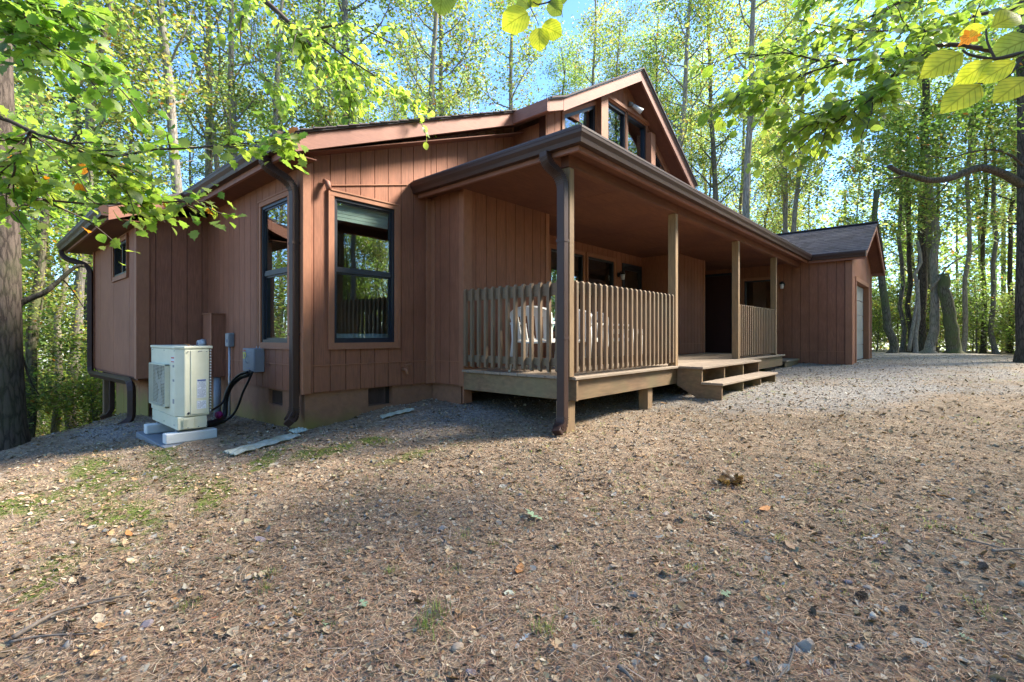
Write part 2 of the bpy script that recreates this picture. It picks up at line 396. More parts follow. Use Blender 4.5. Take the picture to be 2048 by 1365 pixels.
YW, XW, YR, XB, YP = 5.567, 2.62, 8.889, 1.71, 4.883     # gable wall, side wall, recessed wall, bump-out wall, porch walls
XP = 4.47                                                 # porch return wall
GX0, GX1, YD = 6.30, 11.40, 5.85                          # door recess
roofu = lambda X: 1.99 + .4 * (X - 2.338)
# --- foundation
fo = MB()
for p, q, z0, z1 in cells(XW + .03, 6.4, -1.6, lambda u: ZS, [(3.48, 3.85, -.91, -.675)]): slab(fo, 'y', YW + .035, .18, p, q, z0, z1, lambda u: ZS)
for p, q, z0, z1 in cells(YW + .215, YR + .2, -1.9, lambda u: ZS, [(6.2, 6.62, -.88, -.69)]): slab(fo, 'x', XW + .03, .18, p, q, z0, z1, lambda u: ZS)
part(fo, 'foundation', M['concrete'])
# porch-side foundation wall and garage slab
part(MB().box(XP + .05, XP + .2, YP + .1, YW + .03, -1.5, ZS), 'foundation', M['concrete'])
for nm, ax, pl, a, b, c, d in (('v', 'y', YW + .035, 3.48, 3.85, -.91, -.675), ('v', 'x', XW + .03, 6.2, 6.62, -.88, -.69)):
    gm = bx(ax, pl, .085, .095, a, b, c, d).build('vent', M['dark'], H)
    f = MB()
    for mb in frame_boxes(ax, pl, .05, .07, a + .002, b - .002 - (.08 if ax == 'y' else 0), c + .002, d - .002, .018): f.add(mb.v, mb.f)
    f.build('vent_frame', M['vent'], gm)
    n = 16
    for i in range(n):
        u = a + .03 + (b - a - .06 - (.08 if ax == 'y' else 0)) * i / (n - 1)
        bx(ax, pl, .055, .065, u - .004, u + .004, c + .02, d - .02).build('vent_bar', M['vent'], gm)
# --- walls
siding('y', YW, XW, XP, ZS, roofu, [(2.975, 3.86, -.10, 1.69)], g0=2.739)
siding('y', YW, XP, GX0 - .05, 1.95, roofu, [], g0=2.739, belt=None)
siding('x', XW, YW + .14, YR, ZS, lambda u: 2.09, [(5.94, 6.765, -.10, 1.69)], g0=5.72)
siding('y', YR, XB + .14, XW + .10, ZS, lambda u: 1.72 + .2 * (u - 1.7), [], g0=1.93, pitch=.2032)
siding('x', XB, YR + .0, 12.45, -.615, lambda u: 1.74, [(9.54, 10.53, .98, 1.50)], pitch=1.2, g0=8.2, belt=None)
siding('x', XP, YP, YW - .02, ZS, lambda u: 1.97, [], g0=4.96)
siding('y', YP, XP + .14, GX0, -.46, lambda u: 2.0, [], g0=4.496, belt=None)
siding('y', YP, GX1, 12.95, -.44, lambda u: 2.0, [], g0=11.5, belt=-.2)
siding('y', YD, GX0 + .1, GX1 + .1, -.44, lambda u: 2.0, [(7.60, 10.05, .05, 1.72), (10.42, 11.34, -.44, 1.70)], g0=6.5, belt=None)
part(MB().box(GX0 - .12, GX0, YP + .14, YD + .1, -.46, 2.0), 'wall', M['siding'])
part(MB().box(GX1 + .001, GX1 + .1, YP + .14, YD, -.46, 2.0), 'wall', M['siding'])
part(MB().box(12.85, 12.951, YP + .14, 9.0, -.9, 2.0), 'wall', M['siding'])
# upper wall behind the porch roof, prow gable
def gab(X): return 3.55 + .62 * (X - 6.26) if X < 8.87 else 5.02 - .62 * (X - 8.87)
siding('y', YP, GX0 - .05, 11.45, 2.02, lambda X: min(3.60 + .40*(X-6.2) if X < 6.3 else gab(X), 4.98), [(6.71, 11.15, 1.9, 3.74), (7.2, 7.73, 3.7, 4.02), (7.50, 7.73, 4.0, 4.17), (7.96, 9.70, 3.7, 4.46), (9.9, 10.4, 3.7, 3.95)], g0=6.49, belt=None)
part(MB().box(GX0 - .05, GX0 + .05, YP + .14, YW + .1, 1.98, 3.45), 'wall', M['siding'])
# corner boards
for x0, x1, y0, y1, z0, z1 in ((XW - .02, XW + .075, YW - .022, YW - .001, ZS - .012, 2.05), (XW - .022, XW - .001, YW - .02, YW + .13, ZS - .012, 2.05),
        (XP - .09, XP - .001, YW - .022, YW - .001, ZS - .012, 1.94), (XP - .022, XP - .001, YW - .10, YW - .024, ZS - .005, 1.92), (XP - .022, XP - .001, YP - .02, YP + .07, ZS - .012, 1.92),
        (XP - .02, XP + .135, YP - .022, YP - .001, -.9, 1.96), (XB - .022, XB - .001, YR - .02, YR + .10, -.63, 1.7), (XB - .02, XB + .14, YR - .022, YR - .001, -.63, 1.66),
        (XB - .022, XB - .001, 12.36, 12.45, -.63, 1.7), (12.87, 12.975, YP - .022, YP - .001, -.45, 1.96), (GX0 - .07, GX0 + .02, YP - .022, YP - .001, -.45, 1.96), (12.952, 12.975, YP - .02, YP + .1, -.45, 1.96)):
    bevel(part(MB().box(x0, x1, y0, y1, z0, z1), 'corner_board', M['trim']), .003)
# bump-out floor and lower skirt wall, post and board under it
part(MB().box(XB + .01, XW, YR + .05, 12.44, -.66, -.617), 'soffit', M['soffit'])
sk = siding('x', 1.93, 9.35, 11.75, -2.0, lambda u: -.663, [], g0=9.9, pitch=.6, belt=None, thick=.1)
for c in sk.children: c.data.materials[0] = M['concrete']
bevel(part(MB().box(1.80, 1.92, 12.05, 12.2, -2.2, -.66), 'support_post', M['rail']), .004)
# --- windows
W2 = window('y', YW, 2.907, 3.925, -.165, 1.757)
W1 = window('x', XW, 5.875, 6.83, -.165, 1.757)
window('x', XB, 9.46, 10.61, .90, 1.58, hung=False, slider=True)
window('y', YD, 7.55, 8.83, .0, 1.78, hung=False); window('y', YD, 8.86, 10.1, .0, 1.78, hung=False)
# trapezoid and triangle panes of the prow gable
def poly_window(pts, name='window'):
    c = Vector((sum(p[0] for p in pts) / len(pts), sum(p[1] for p in pts) / len(pts)))
    def off(k): return [c + (Vector(p) - c) * k for p in pts]
    o_, i_ = [Vector(p) for p in pts], []
    n = len(pts)
    for i in range(n):
        a, b, d = Vector(pts[i-1]), Vector(pts[i]), Vector(pts[(i+1) % n])
        e1, e2 = (b - a).normalized(), (d - b).normalized()
        n1, n2 = Vector((-e1.y, e1.x)), Vector((-e2.y, e2.x)); bis = (n1 + n2); bis /= max(.15, (1 + n1.dot(n2)))
        i_.append(b + bis * .055)
    def ring(A, B, y0, y1):
        mb = MB()
        for i in range(n):
            j = (i + 1) % n
            P = [(A[i].x, y0, A[i].y), (A[j].x, y0, A[j].y), (B[j].x, y0, B[j].y), (B[i].x, y0, B[i].y)]
            mb.prism(P, (0, y1 - y0, 0))
        return mb
    Wn = part(ring(o_, i_, YP - .001, YP + .08), name, M['frame'])
    MB().prism([(p.x, YP + .045, p.y) for p in i_], (0, .005, 0)).build('pane', M['glass'], Wn)
    t_ = [o_[i] + (o_[i] - i_[i]) * 1.1 for i in range(n)]
    ring(t_, o_, YP - .022, YP - .002).build('trim_board', M['trim'], Wn)
    return Wn
poly_window([(6.73, 2.15), (7.70, 2.15), (7.70, 4.20), (6.73, 3.70)])
poly_window([(7.99, 2.15), (8.82, 2.15), (8.82, 4.44), (7.99, 4.44)])
poly_window([(8.86, 2.15), (9.68, 2.15), (9.68, 4.44), (8.86, 4.44)])
poly_window([(9.92, 2.15), (11.2, 2.15), (11.2, 3.35), (9.92, 4.14)])
for x0, x1, z1 in ((7.73, 7.97, 4.46), (9.70, 9.90, 4.3)):
    bevel(part(MB().box(x0, x1, YP - .12, YP + .02, 2.0, z1), 'post', M['trim']), .004)
part(MB().box(7.74, 9.92, YP - .06, YP - .024, 4.47, 4.53), 'trim_board', M['trim'])
# porch door: blue frame, screen door
dr = part(MB().add(*(lambda m: (m.v, m.f))(frame_boxes('y', YD, -.02, .08, 10.40, 11.36, -.44, 1.72, .07)[0])), 'door', M['door'])
for mb in frame_boxes('y', YD, -.02, .08, 10.40, 11.36, -.44, 1.72, .07)[2:]: mb.build('door_frame', M['door'], dr)
for mb in frame_boxes('y', YD, .0, .03, 10.48, 11.28, -.42, 1.64, .07): mb.build('door_rail', M['frame'], dr)
bx('y', YD, .01, .02, 10.55, 11.21, -.34, 1.57).build('pane', M['glass'], dr)
bx('y', YD, .05, .07, 10.50, 11.26, -.42, 1.6).build('door_leaf', M['dark'], dr)
MB().box(10.53, 10.56, YD - .05, YD - .001, .45, .5).build('handle', M['galv'], dr)
# --- roofs
RT = .17
def roofslab(profile, y0, y1, name='roof', m='soffit', t=RT):
    mb = MB(); n = len(profile)
    for (xa, za), (xb, zb_) in zip(profile, profile[1:]):
        mb.prism([(xa, y0, za - t), (xb, y0, zb_ - t), (xb, y0, zb_), (xa, y0, za)], (0, y1 - y0, 0))
    return part(mb, name, M[m])
PZ = lambda X: 2.128 + .4 * (X - 2.30)                     # top line of the low roof
main = roofslab([(2.31, PZ(2.31)), (5.96, PZ(5.96))], 5.29, 12.9)
cov = lambda prof, y0, y1: part((lambda mb: [mb.prism([(xa, y0, za + .002), (xb, y0, zb_ + .002), (xb, y0, zb_ + .028), (xa, y0, za + .028)], (0, y1 - y0, 0)) for (xa, za), (xb, zb_) in zip(prof, prof[1:])] and mb)(MB()), 'shingle_cover', M['shingle'])
cov([(2.27, PZ(2.27)), (5.93, PZ(5.93))], 5.22, 12.95)
# ragged shingle edge at the rake
for i in range(26):
    x = 2.27 + i * .141; mb = MB(); z = PZ(x) + .029; dx = .139
    mb.prism([(x, 5.20 - .006 * (i % 3), z), (x + dx, 5.20 - .006 * (i % 3), z + .4 * dx - .008), (x + dx, 5.20 - .006 * (i % 3), z + .4 * dx + .001), (x, 5.20 - .006 * (i % 3), z + .014)], (0, .5, 0))
    mb.build('shingle', M['shingle'], main)
GP = [(5.96, PZ(5.96)), (6.28, PZ(6.28)), (8.87, 5.19), (11.55, 3.53), (13.6, 2.7)]
gable = roofslab(GP[:4], 4.59, 12.9)
roofslab(GP[3:], 5.3, 12.9)
cov([(5.92, PZ(5.92)), (6.28, PZ(6.28)), (8.87, 5.205), (11.58, 3.53)], 4.50, 12.95); cov([(11.58, 3.53), (13.6, 2.7)], 5.2, 12.95)
# fascia boards
def rake(x0, z0, x1, z1, y, h=.19, t=.04, name='fascia'):
    return bevel(part(MB().prism([(x0, y, z0 - h), (x1, y, z1 - h), (x1, y, z1), (x0, y, z0)], (0, t, 0)), name, M['fascia']), .003)
rake(2.30, PZ(2.30), 5.93, PZ(5.93), 5.25)
rake(5.90, PZ(5.90), 6.275, PZ(6.275), 4.55); rake(6.279, PZ(6.28), 8.869, 5.19, 4.55, .21); rake(8.871, 5.19, 11.55, 3.53, 4.55, .23)
bevel(part(MB().box(5.86, 5.90, 4.55, 5.25, PZ(5.9) - .19, PZ(5.9)), 'fascia', M['fascia']), .003)
# pale metal drip edge above the rakes
for a in ((2.28, 5.9, 5.232), ):
    part(MB().prism([(a[0], a[2], PZ(a[0]) + .001), (a[1], a[2], PZ(a[1]) + .001), (a[1], a[2], PZ(a[1]) + .012), (a[0], a[2], PZ(a[0]) + .012)], (0, .015, 0)), 'drip_edge', M['gutter'])
for (xa, za), (xb, zb_) in (((5.90, PZ(5.90)), (6.28, PZ(6.28))), ((6.281, PZ(6.28)), (8.869, 5.19)), ((8.871, 5.19), (11.58, 3.53))):
    part(MB().prism([(xa, 4.535, za - .012), (xb, 4.535, zb_ - .012), (xb, 4.535, zb_ + .026), (xa, 4.535, za + .026)], (0, .014, 0)), 'drip_edge', M['grey'])
# side eave of the low roof: fascia, soffit
part(MB().box(2.305, 2.34, 5.292, 8.6, 1.93, 2.10), 'fascia', M['fascia'])
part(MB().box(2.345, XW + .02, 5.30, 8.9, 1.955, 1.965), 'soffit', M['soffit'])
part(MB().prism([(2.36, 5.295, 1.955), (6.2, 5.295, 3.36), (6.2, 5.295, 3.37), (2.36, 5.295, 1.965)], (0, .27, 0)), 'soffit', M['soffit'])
# bump-out roof, lower
BZ = lambda X: 1.76 + .4 * (X - 1.33)
mb = MB().prism([(1.36, 8.62, BZ(1.36) - .15), (2.7, 8.62, BZ(2.7) - .15), (2.7, 8.62, BZ(2.7)), (1.36, 8.62, BZ(1.36))], (0, 4.25, 0)); part(mb, 'roof', M['soffit'])
part(MB().prism([(1.31, 8.57, BZ(1.31) + .002), (2.7, 8.57, BZ(2.7) + .002), (2.7, 8.57, BZ(2.7) + .03), (1.31, 8.57, BZ(1.31) + .03)], (0, 4.35, 0)), 'shingle_cover', M['shingle'])
part(MB().prism([(1.33, 8.58, BZ(1.33) - .18), (2.6, 8.58, BZ(2.6) - .18), (2.6, 8.58, BZ(2.6)), (1.33, 8.58, BZ(1.33))], (0, .038, 0)), 'fascia', M['fascia'])
part(MB().box(1.33, 1.365, 8.62, 12.87, 1.60, 1.75), 'fascia', M['fascia'])
part(MB().prism([(1.37, 12.45, 1.62), (1.9, 12.45, 1.62), (1.9, 12.45, 1.8)], (0, .42, 0)), 'soffit', M['soffit'])
part(MB().box(1.37, XB + .05, 8.62, 12.44, 1.615, 1.625), 'soffit', M['soffit'])
# --- gutters: K profile swept along
def gutter(p0, p1, out, zb, name='gutter', w=.12, h=.14, e0=True, e1=True):
    """trough from p0 to p1 (xy of the back edge), out = unit vector outwards"""
    p0, p1, o = Vector((*p0, 0)), Vector((*p1, 0)), Vector((*out, 0))
    prof = [(0, h), (0, 0), (w * .62, 0), (w * .70, h * .32), (w * .92, h * .62), (w * .97, h * .82), (w, h * .84), (w, h), (w - .012, h), (w - .012, h - .012),
            (w * .86, h * .64), (w * .64, h * .34), (w * .56, .01), (.008, .01), (.008, h)]
    A = [p0 + o * a + Vector((0, 0, zb + b)) for a, b in prof]; B = [p + (p1 - p0) for p in A]; n = len(prof)
    mb = MB(); mb.add(A + B, [(i, (i + 1) % n, n + (i + 1) % n, n + i) for i in range(n)])
    if e0: mb.add(A[:8], [tuple(range(8))])
    if e1: mb.add(B[:8], [tuple(range(7, -1, -1))])
    return part(mb, name, M['gutter'])
def gutter_path(pts, zb, m='gutter', w=.12, h=.14):
    """mitred trough along a polyline of back-edge corners; outside is on the right of travel"""
    prof = [(0, h), (0, 0), (w * .62, 0), (w * .72, h * .30), (w * .93, h * .60), (w * .97, h * .82), (w, h * .84), (w, h), (w - .014, h), (w - .014, h - .014),
            (w * .86, h * .62), (w * .64, h * .34), (w * .56, .01), (.008, .01), (.008, h)]
    P = [Vector(p) for p in pts]; n = len(prof); mb = MB(); rings = []
    for i, p in enumerate(P):
        d1 = (P[i] - P[i-1]).normalized() if i else (P[1] - P[0]).normalized()
        d2 = (P[i+1] - P[i]).normalized() if i < len(P) - 1 else d1
        o1, o2 = Vector((d1.y, -d1.x)), Vector((d2.y, -d2.x)); o = (o1 + o2) / (1 + o1.dot(o2))
        rings.append([(p.x + o.x * a, p.y + o.y * a, zb + b) for a, b in prof])
    for i in range(len(P) - 1):
        mb.add(rings[i] + rings[i+1], [(k, (k + 1) % n, n + (k + 1) % n, n + k) for k in range(n)])
    mb.add(rings[0][:8], [tuple(range(8))]); mb.add(rings[-1][:8], [tuple(range(7, -1, -1))])
    return part(mb, 'gutter', M[m])
gutter_path([(2.303, 8.6), (2.303, 5.24)], 1.995)
gutter_path([(1.328, 12.9), (1.328, 8.57)], 1.63)
gutter_path([(4.22, 5.56), (4.22, 2.87), (14.82, 2.87), (14.82, 1.62)], 1.955)
# porch fascia, beam, ceiling, roof
for b in ((4.222, 4.26, 2.872, 5.55, 1.905, 2.08), (4.262, 14.80, 2.872, 2.91, 1.905, 2.08), (14.822, 14.86, 1.64, 2.87, 1.90, 2.08)):
    bevel(part(MB().box(*b), 'fascia', M['fascia']), .003)
for x0, x1 in ((4.36, 7.14), (7.145, 14.95)): bevel(part(MB().box(x0, x1, 3.09, 3.20, 1.825, 1.955), 'beam', M['soffit']), .004)
xs = [4.262, 5.9, 8.34, 10.78, 13.22, 15.0]
for i in range(5):
    a, b = xs[i] + .003, xs[i+1] - .003
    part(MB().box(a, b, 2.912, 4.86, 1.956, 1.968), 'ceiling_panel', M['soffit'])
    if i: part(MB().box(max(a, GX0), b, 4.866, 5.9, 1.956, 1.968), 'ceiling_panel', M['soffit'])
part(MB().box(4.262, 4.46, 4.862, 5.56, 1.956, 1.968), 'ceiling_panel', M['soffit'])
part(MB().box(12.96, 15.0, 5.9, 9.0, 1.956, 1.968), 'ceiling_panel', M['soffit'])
pr = MB(); A, B_, C_, D_ = (4.14, 2.80, 2.10), (14.8, 2.80, 2.10), (15.7, 4.89, 2.52), (6.25, 4.89, 2.52); E_, F_ = (4.14, 5.56, 2.10), (6.25, 5.56, 2.52)
for q in ((A, B_, C_, D_), (A, D_, F_, E_)): pr.prism(q, (0, 0, .03))
part(pr, 'porch_roof', M['shingle'])
part(MB().box(4.30, 15.6, 4.9, 9.0, 2.0, 2.02), 'attic_floor', M['dark'])
# wall flashing strip rising from the porch gutter across the gable wall
part(MB().tube([(2.95, YW - .012, 1.80), (4.06, YW - .012, 2.06)], .007, 6), 'cable', M['trim'])
fl = part(MB().tube([(2.86, YW - .02, 1.83), (2.87, YW - .07, 1.80), (2.88, YW - .09, 1.72)], [.03, .035, .03], 10), 'floodlight', M['fascia'], smooth=True)
# gable floodlight
fg = part(MB().tube([(8.95, YP - .01, 4.66), (8.98, YP - .08, 4.64)], [.05, .03], 10), 'floodlight', M['grey'], smooth=True)
MB().tube([(8.98, YP - .08, 4.62), (9.12, YP - .20, 4.50)], [.035, .06], 10).build('lamp_head', M['white'], fg, True)
# --- downspouts (rectangular pipe)
def spout(pts, w=.05, d=.038):
    o = part(MB().tube(pts, 1, rect=(w, d), up=(0, 1, 0)), 'downspout', M['gutter'])
    bevel(o, .008, 2); return o
def elbow_ribs(o, pts, w, d):
    mb = MB()
    for p, t in pts:
        p = Vector(p); t = Vector(t).normalized()
        mb.tube([p - t * .004, p + t * .004], 1, rect=(w, d), up=(0, 1, 0))
    mb.build('elbow_rib', M['gutter'], o)
def arc(p, q, r, n=6):
    return [Vector(p).lerp(Vector(q), i / n) for i in range(n + 1)]
def bez(a, b, c, d, n=10):
    a, b, c, d = map(Vector, (a, b, c, d))
    return [a*(1-t)**3 + b*3*t*(1-t)**2 + c*3*t*t*(1-t) + d*t**3 for t in [i / n for i in range(n + 1)]]
def downspout(gx, gy, gz, wx, wy, zbot, kick, w=.052, d=.04):
    top = bez((gx, gy, gz), (gx, gy, gz - .22), (wx, wy, gz - .12), (wx, wy, gz - .40), 12)
    bot = bez((wx, wy, zbot + .16), (wx, wy, zbot - .02), (wx + kick[0] * .4, wy + kick[1] * .4, zbot + .02), (wx + kick[0], wy + kick[1], zbot - .05), 8)
    o = spout(top + bot, w, d)
    for seg in (top[1:-1], bot[1:-1]):
        ribs = []
        for a, b in zip(seg, seg[1:]):
            for k in (.0, .5): ribs.append((a.lerp(b, k), b - a))
        elbow_ribs(o, ribs, w + .004, d + .004)
    for z in (gz - .95, gz - 2.0):
        if z > zbot + .25: MB().box(wx - d - .004, wx + d + .004, wy - w - .004, wy + w + .004, z, z + .03).build('strap', M['gutter'], o)
    return o
downspout(2.235, 5.72, 2.0, 2.55, 5.66, -.93, (-.12, -.13))
downspout(4.155, 3.26, 1.96, 4.325, 3.15, -.98, (-.13, -.02))
# far downspout: down the corner, along the floor edge, then down
path = bez((1.26, 12.72, 1.63), (1.26, 12.72, 1.35), (1.64, 12.5, 1.5), (1.645, 12.40, 1.22), 8) + bez((1.645, 12.40, -.50), (1.645, 12.40, -.74), (1.645, 12.3, -.72), (1.645, 12.1, -.72), 6) + \
    bez((1.66, 9.35, -.68), (1.66, 9.05, -.68), (1.66, 9.0, -.70), (1.66, 9.0, -.9), 6) + bez((1.66, 9.0, -1.13), (1.66, 9.0, -1.25), (1.6, 8.98, -1.28), (1.48, 8.95, -1.32), 6)
spout(path, .045, .04)
spout([(1.9, 11.95, -.66), (1.9, 11.95, -1.4), (1.85, 11.97, -1.5), (1.74, 12.0, -1.55)], .045, .04)
# --- porch deck
def wb(x0, x1, y0, y1, z0, z1, name, m, parent, bv=.004): return bevel(MB().box(x0, x1, y0, y1, z0, z1).build(name, M[m], parent), bv)
dk = part(MB().box(4.5, 13.2, 3.16, 3.2, -.72, -.49), 'porch_deck', M['rim'])
wb(4.455, 4.495, 3.06, 4.88, -.715, -.488, 'rim_board', 'rim', dk); wb(4.497, 7.3, 3.10, 3.14, -.715, -.488, 'rim_board', 'rim', dk); wb(7.304, 13.22, 3.10, 3.14, -.715, -.488, 'rim_board', 'rim', dk)
y = 3.05; i = 0
while y < 8.9:
    x0 = 4.42 if y < 4.86 else GX0 + .02
    x1 = 13.27 if y < 4.83 else (11.38 if y < 5.84 else 0)
    cut = 8.0 + (i % 3) * .9
    if y > 4.83:
        wb(12.97, 13.27, y, y + .137, -.484, -.45, 'deck_board', 'deck', dk, .005)
    if x1:
        for a, b in ((x0 + random.uniform(0, .012), cut), (cut + .003, x1)):
            if b > a: wb(a, b, y, y + .137, -.484, -.45, 'deck_board', 'deck', dk, .005)
    y += .1405; i += 1
wb(11.4, 12.94, 4.86, 4.875, -.484, -.45, 'deck_board', 'deck', dk, .003)
# posts
for x, y, z0 in ((4.38, 3.098, -.45), (7.10, 3.098, -.45), (9.96, 3.098, -.45), (12.64, 3.098, -.45)):
    o = wb(x, x + .09, y, y + .12, z0, 1.824, 'porch_post', 'post', H)
for x, y, z0 in ((4.385, 3.145, -1.25), (6.30, 3.145, -1.15), (8.4, 3.145, -1.1), (11.2, 3.145, -1.0)):
    wb(x, x + (.17 if x < 4.41 else .14), y, y + .14, z0, -.716 if x > 4.41 else -.717, 'deck_support', 'post', H)
# balusters and rails
def rail_run(axis, a, b, fixed, n):
    if axis == 'x':
        r = wb(a, b, fixed + .045, fixed + .083, .470, .605, 'railing', 'railh', H)
        wb(a, b, fixed + .045, fixed + .083, -.345, -.255, 'bottom_rail', 'railh', r)
    else:
        r = wb(fixed + .045, fixed + .083, a, b, .455, .595, 'railing', 'railh', H)
        wb(fixed + .045, fixed + .083, a, b, -.345, -.255, 'bottom_rail', 'railh', r)
    me = None; h = .019
    for i in range(n):
        u = a + (b - a) * (i + .5) / n + random.uniform(-.002, .002)
        if me is None:
            mb = MB()
            mb.prism([(-h, -h, -.40), (h, -h, -.40), (h, -h, .0)], (0, 0, 0)) if 0 else None
            mb.prism([(-h, -.02, -.395), (-h, .022, -.415), (-h, .022, .612), (-h, -.002, .612), (-h, -.02, .588)], (2*h, 0, 0))
            me = mb.mesh('baluster', M['rail'])
        o = bpy.data.objects.new('baluster', me); COL.objects.link(o); o.parent = r; o.matrix_parent_inverse = Matrix()
        # r sits in house space: its local frame equals world through the inverse matrix of the house
        o.location = (u, fixed + .022, 0) if axis == 'x' else (fixed + .022, u, 0)
        o.rotation_euler = (0, 0, random.uniform(-.004, .004) + (0 if axis == 'x' else -math.pi / 2))
    return r
rail_run('x', 4.475, 7.095, 3.098, 21)
rail_run('x', 10.055, 12.635, 3.098, 21)
rail_run('y', 3.23, 4.86, 4.385 + .02, 13)
# steps
st = part(MB().box(7.14, 9.92, 2.98, 3.0, -.80, -.49), 'porch_steps', M['rim'])
for y0, y1, z in ((2.69, 2.865, -.45), (2.868, 3.047, -.45), (2.41, 2.565, -.668), (2.568, 2.72, -.668)):
    wb(7.09, 9.97, y0, y1, z - .036, z, 'tread', 'deck', st, .005)
for x in (7.13, 8.06, 8.99, 9.89):
    mb = MB().prism([(x, 3.09, -.487), (x, 2.72, -.487), (x, 2.72, -.705), (x, 2.44, -.705), (x, 2.44, -1.0), (x, 2.62, -1.0), (x, 3.09, -.74)], (.038, 0, 0))
    bevel(mb.build('stringer', M['rim'], st), .003)
es = part(MB().box(13.40, 14.75, 3.05, 3.5, -.642, -.604), 'side_step', M['deck']); wb(13.42, 14.72, 3.08, 3.11, -.9, -.643, 'riser', 'rim', es)
# --- garage wing
GX, GY, GXR = 15.0, 1.945, 18.9
siding('x', GX, GY + .14, 9.0, -.80, lambda u: 1.97, [(3.66, 4.52, .2, 1.58), (4.86, 5.62, -.6, 1.78)], g0=2.065, belt=-.405)
siding('y', GY, GX, GXR, -.80, lambda X: 2.02 + .475 * (X - GX) if X < 16.95 else 2.02 + .475 * (GXR - X), [(15.76, 18.18, -.8, 1.45)], g0=15.1, pitch=2.5, belt=None)
window('x', GX, 3.60, 4.58, .14, 1.64, hung=False)
gd = part(MB().box(GX + .02, GX + .06, 4.87, 5.61, -.6, 1.77), 'side_door', M['maroon'])
for mb in frame_boxes('x', GX, -.015, .019, 4.80, 5.68, -.6, 1.84, .07)[::2] + frame_boxes('x', GX, -.015, .019, 4.80, 5.68, -.6, 1.84, .07)[3:]: mb.build('door_frame', M['door'], gd)
part(MB().box(GX + .03, GXR, GY + .14, 9.0, -.9, -.70), 'slab', M['concrete'])
part(MB().box(GXR - .12, GXR, GY + .15, 9.0, -.8, 2.0), 'wall', M['siding'])
for b in ((GX - .022, GX - .001, GY - .02, GY + .13, -.86, 1.9), (GX - .02, GX + .09, GY - .022, GY - .001, -.86, 1.98), (GXR - .09, GXR + .02, GY - .022, GY - .001, -.86, 1.9)):
    bevel(part(MB().box(*b), 'corner_board', M['trim']), .003)
# garage door in its reveal
gdr = part(MB().box(15.78, 18.16, GY + .15, GY + .17, -.69, 1.43), 'garage_door', M['garage_door'])
for i in range(5):
    z0 = -.685 + i * .422
    wb(15.79, 18.15, GY + .115, GY + .149, z0 + .006, z0 + .416, 'door_panel', 'garage_door', gdr, .006)
for b in ((15.66, 15.765, GY - .02, GY + .20, -.70, 1.56), (18.175, 18.28, GY - .02, GY + .20, -.70, 1.56), (15.766, 18.174, GY - .02, GY + .20, 1.445, 1.56)):
    bevel(part(MB().box(*b), 'door_jamb', M['trim']), .003)
MB().box(15.90, 15.96, GY + .085, GY + .114, .22, .26).build('handle', M['galv'], gdr)
part(MB().box(15.80, 18.14, GY - .1, GY + .24, -.76, -.705), 'sill', M['galv'])
# roof
GZ = lambda X: 2.10 + .475 * (X - 14.80) if X < 16.95 else 2.10 + .475 * (19.1 - X)
gr = MB()
for xa, xb in ((14.86, 16.95), (16.95, 19.15)):
    gr.prism([(xa, 1.66, GZ(xa) - .12), (xb, 1.66, GZ(xb) - .12), (xb, 1.66, GZ(xb)), (xa, 1.66, GZ(xa))], (0, 7.4, 0))
gro = part(gr, 'roof', M['soffit'])
for xa, xb in ((14.80, 16.945), (16.955, 19.2)):
    bevel(part(MB().prism([(xa, 1.62, GZ(xa) - .19), (xb, 1.62, GZ(xb) - .19), (xb, 1.62, GZ(xb) + .0), (xa, 1.62, GZ(xa) + .0)], (0, .038, 0)), 'fascia', M['fascia']), .003)
part(MB().box(19.16, 19.2, 1.66, 9.0, GZ(19.2) - .19, GZ(19.2)), 'fascia', M['fascia'])
part(MB().prism([(16.95, 1.59, GZ(16.95) + .002), (19.22, 1.59, GZ(19.22) + .002), (19.22, 1.59, GZ(19.22) + .028), (16.95, 1.59, GZ(16.95) + .028)], (0, 7.4, 0)), 'shingle_cover', M['shingle'])
part(MB().prism([(14.78, 1.59, GZ(14.78) + .002), (16.95, 1.59, GZ(16.95) + .002), (16.95, 1.59, GZ(16.95) + .012), (14.78, 1.59, GZ(14.78) + .012)], (0, 7.4, 0)), 'roof_deck', M['shingle'])
sl = math.hypot(1, .475); nrow = 16; row = 2.17 / nrow; smesh = {}
cnt = 0
for r_ in range(nrow):
    x0 = 14.77 + r_ * row; y = 1.585 + random.uniform(-.0, .0); first = True
    while y < 5.9:
        wdt = (random.choice((.16, .2, .26, .30)) if not first else .3 * random.uniform(.4, 1)); first = False
        x1 = x0 + row + .02
        z0, z1 = GZ(x0) + .016 + random.uniform(0, .004), GZ(x1) + .013
        mb = MB().prism([(x0 - random.choice((0, .012)), y + .002, z0), (x1, y + .002, z1), (x1, y + .002, z1 + .004), (x0, y + .002, z0 + .014)], (0, min(wdt, 5.9 - y) - .004, 0))
        if cnt < 295: mb.build('shingle', M['shingle'], gro)
        else:
            if 'rest' not in smesh: smesh['rest'] = MB()
            smesh['rest'].add(mb.v, mb.f)
        cnt += 1; y += wdt
if 'rest' in smesh:
    o = smesh['rest'].build('shingles', M['shingle'], gro); o['kind'] = 'stuff'
part(MB().tube([(16.95, 1.58, GZ(16.95) + .03), (16.95, 7.0, GZ(16.95) + .03)], 1, rect=(.012, .09)), 'ridge_cap', M['shingle'])
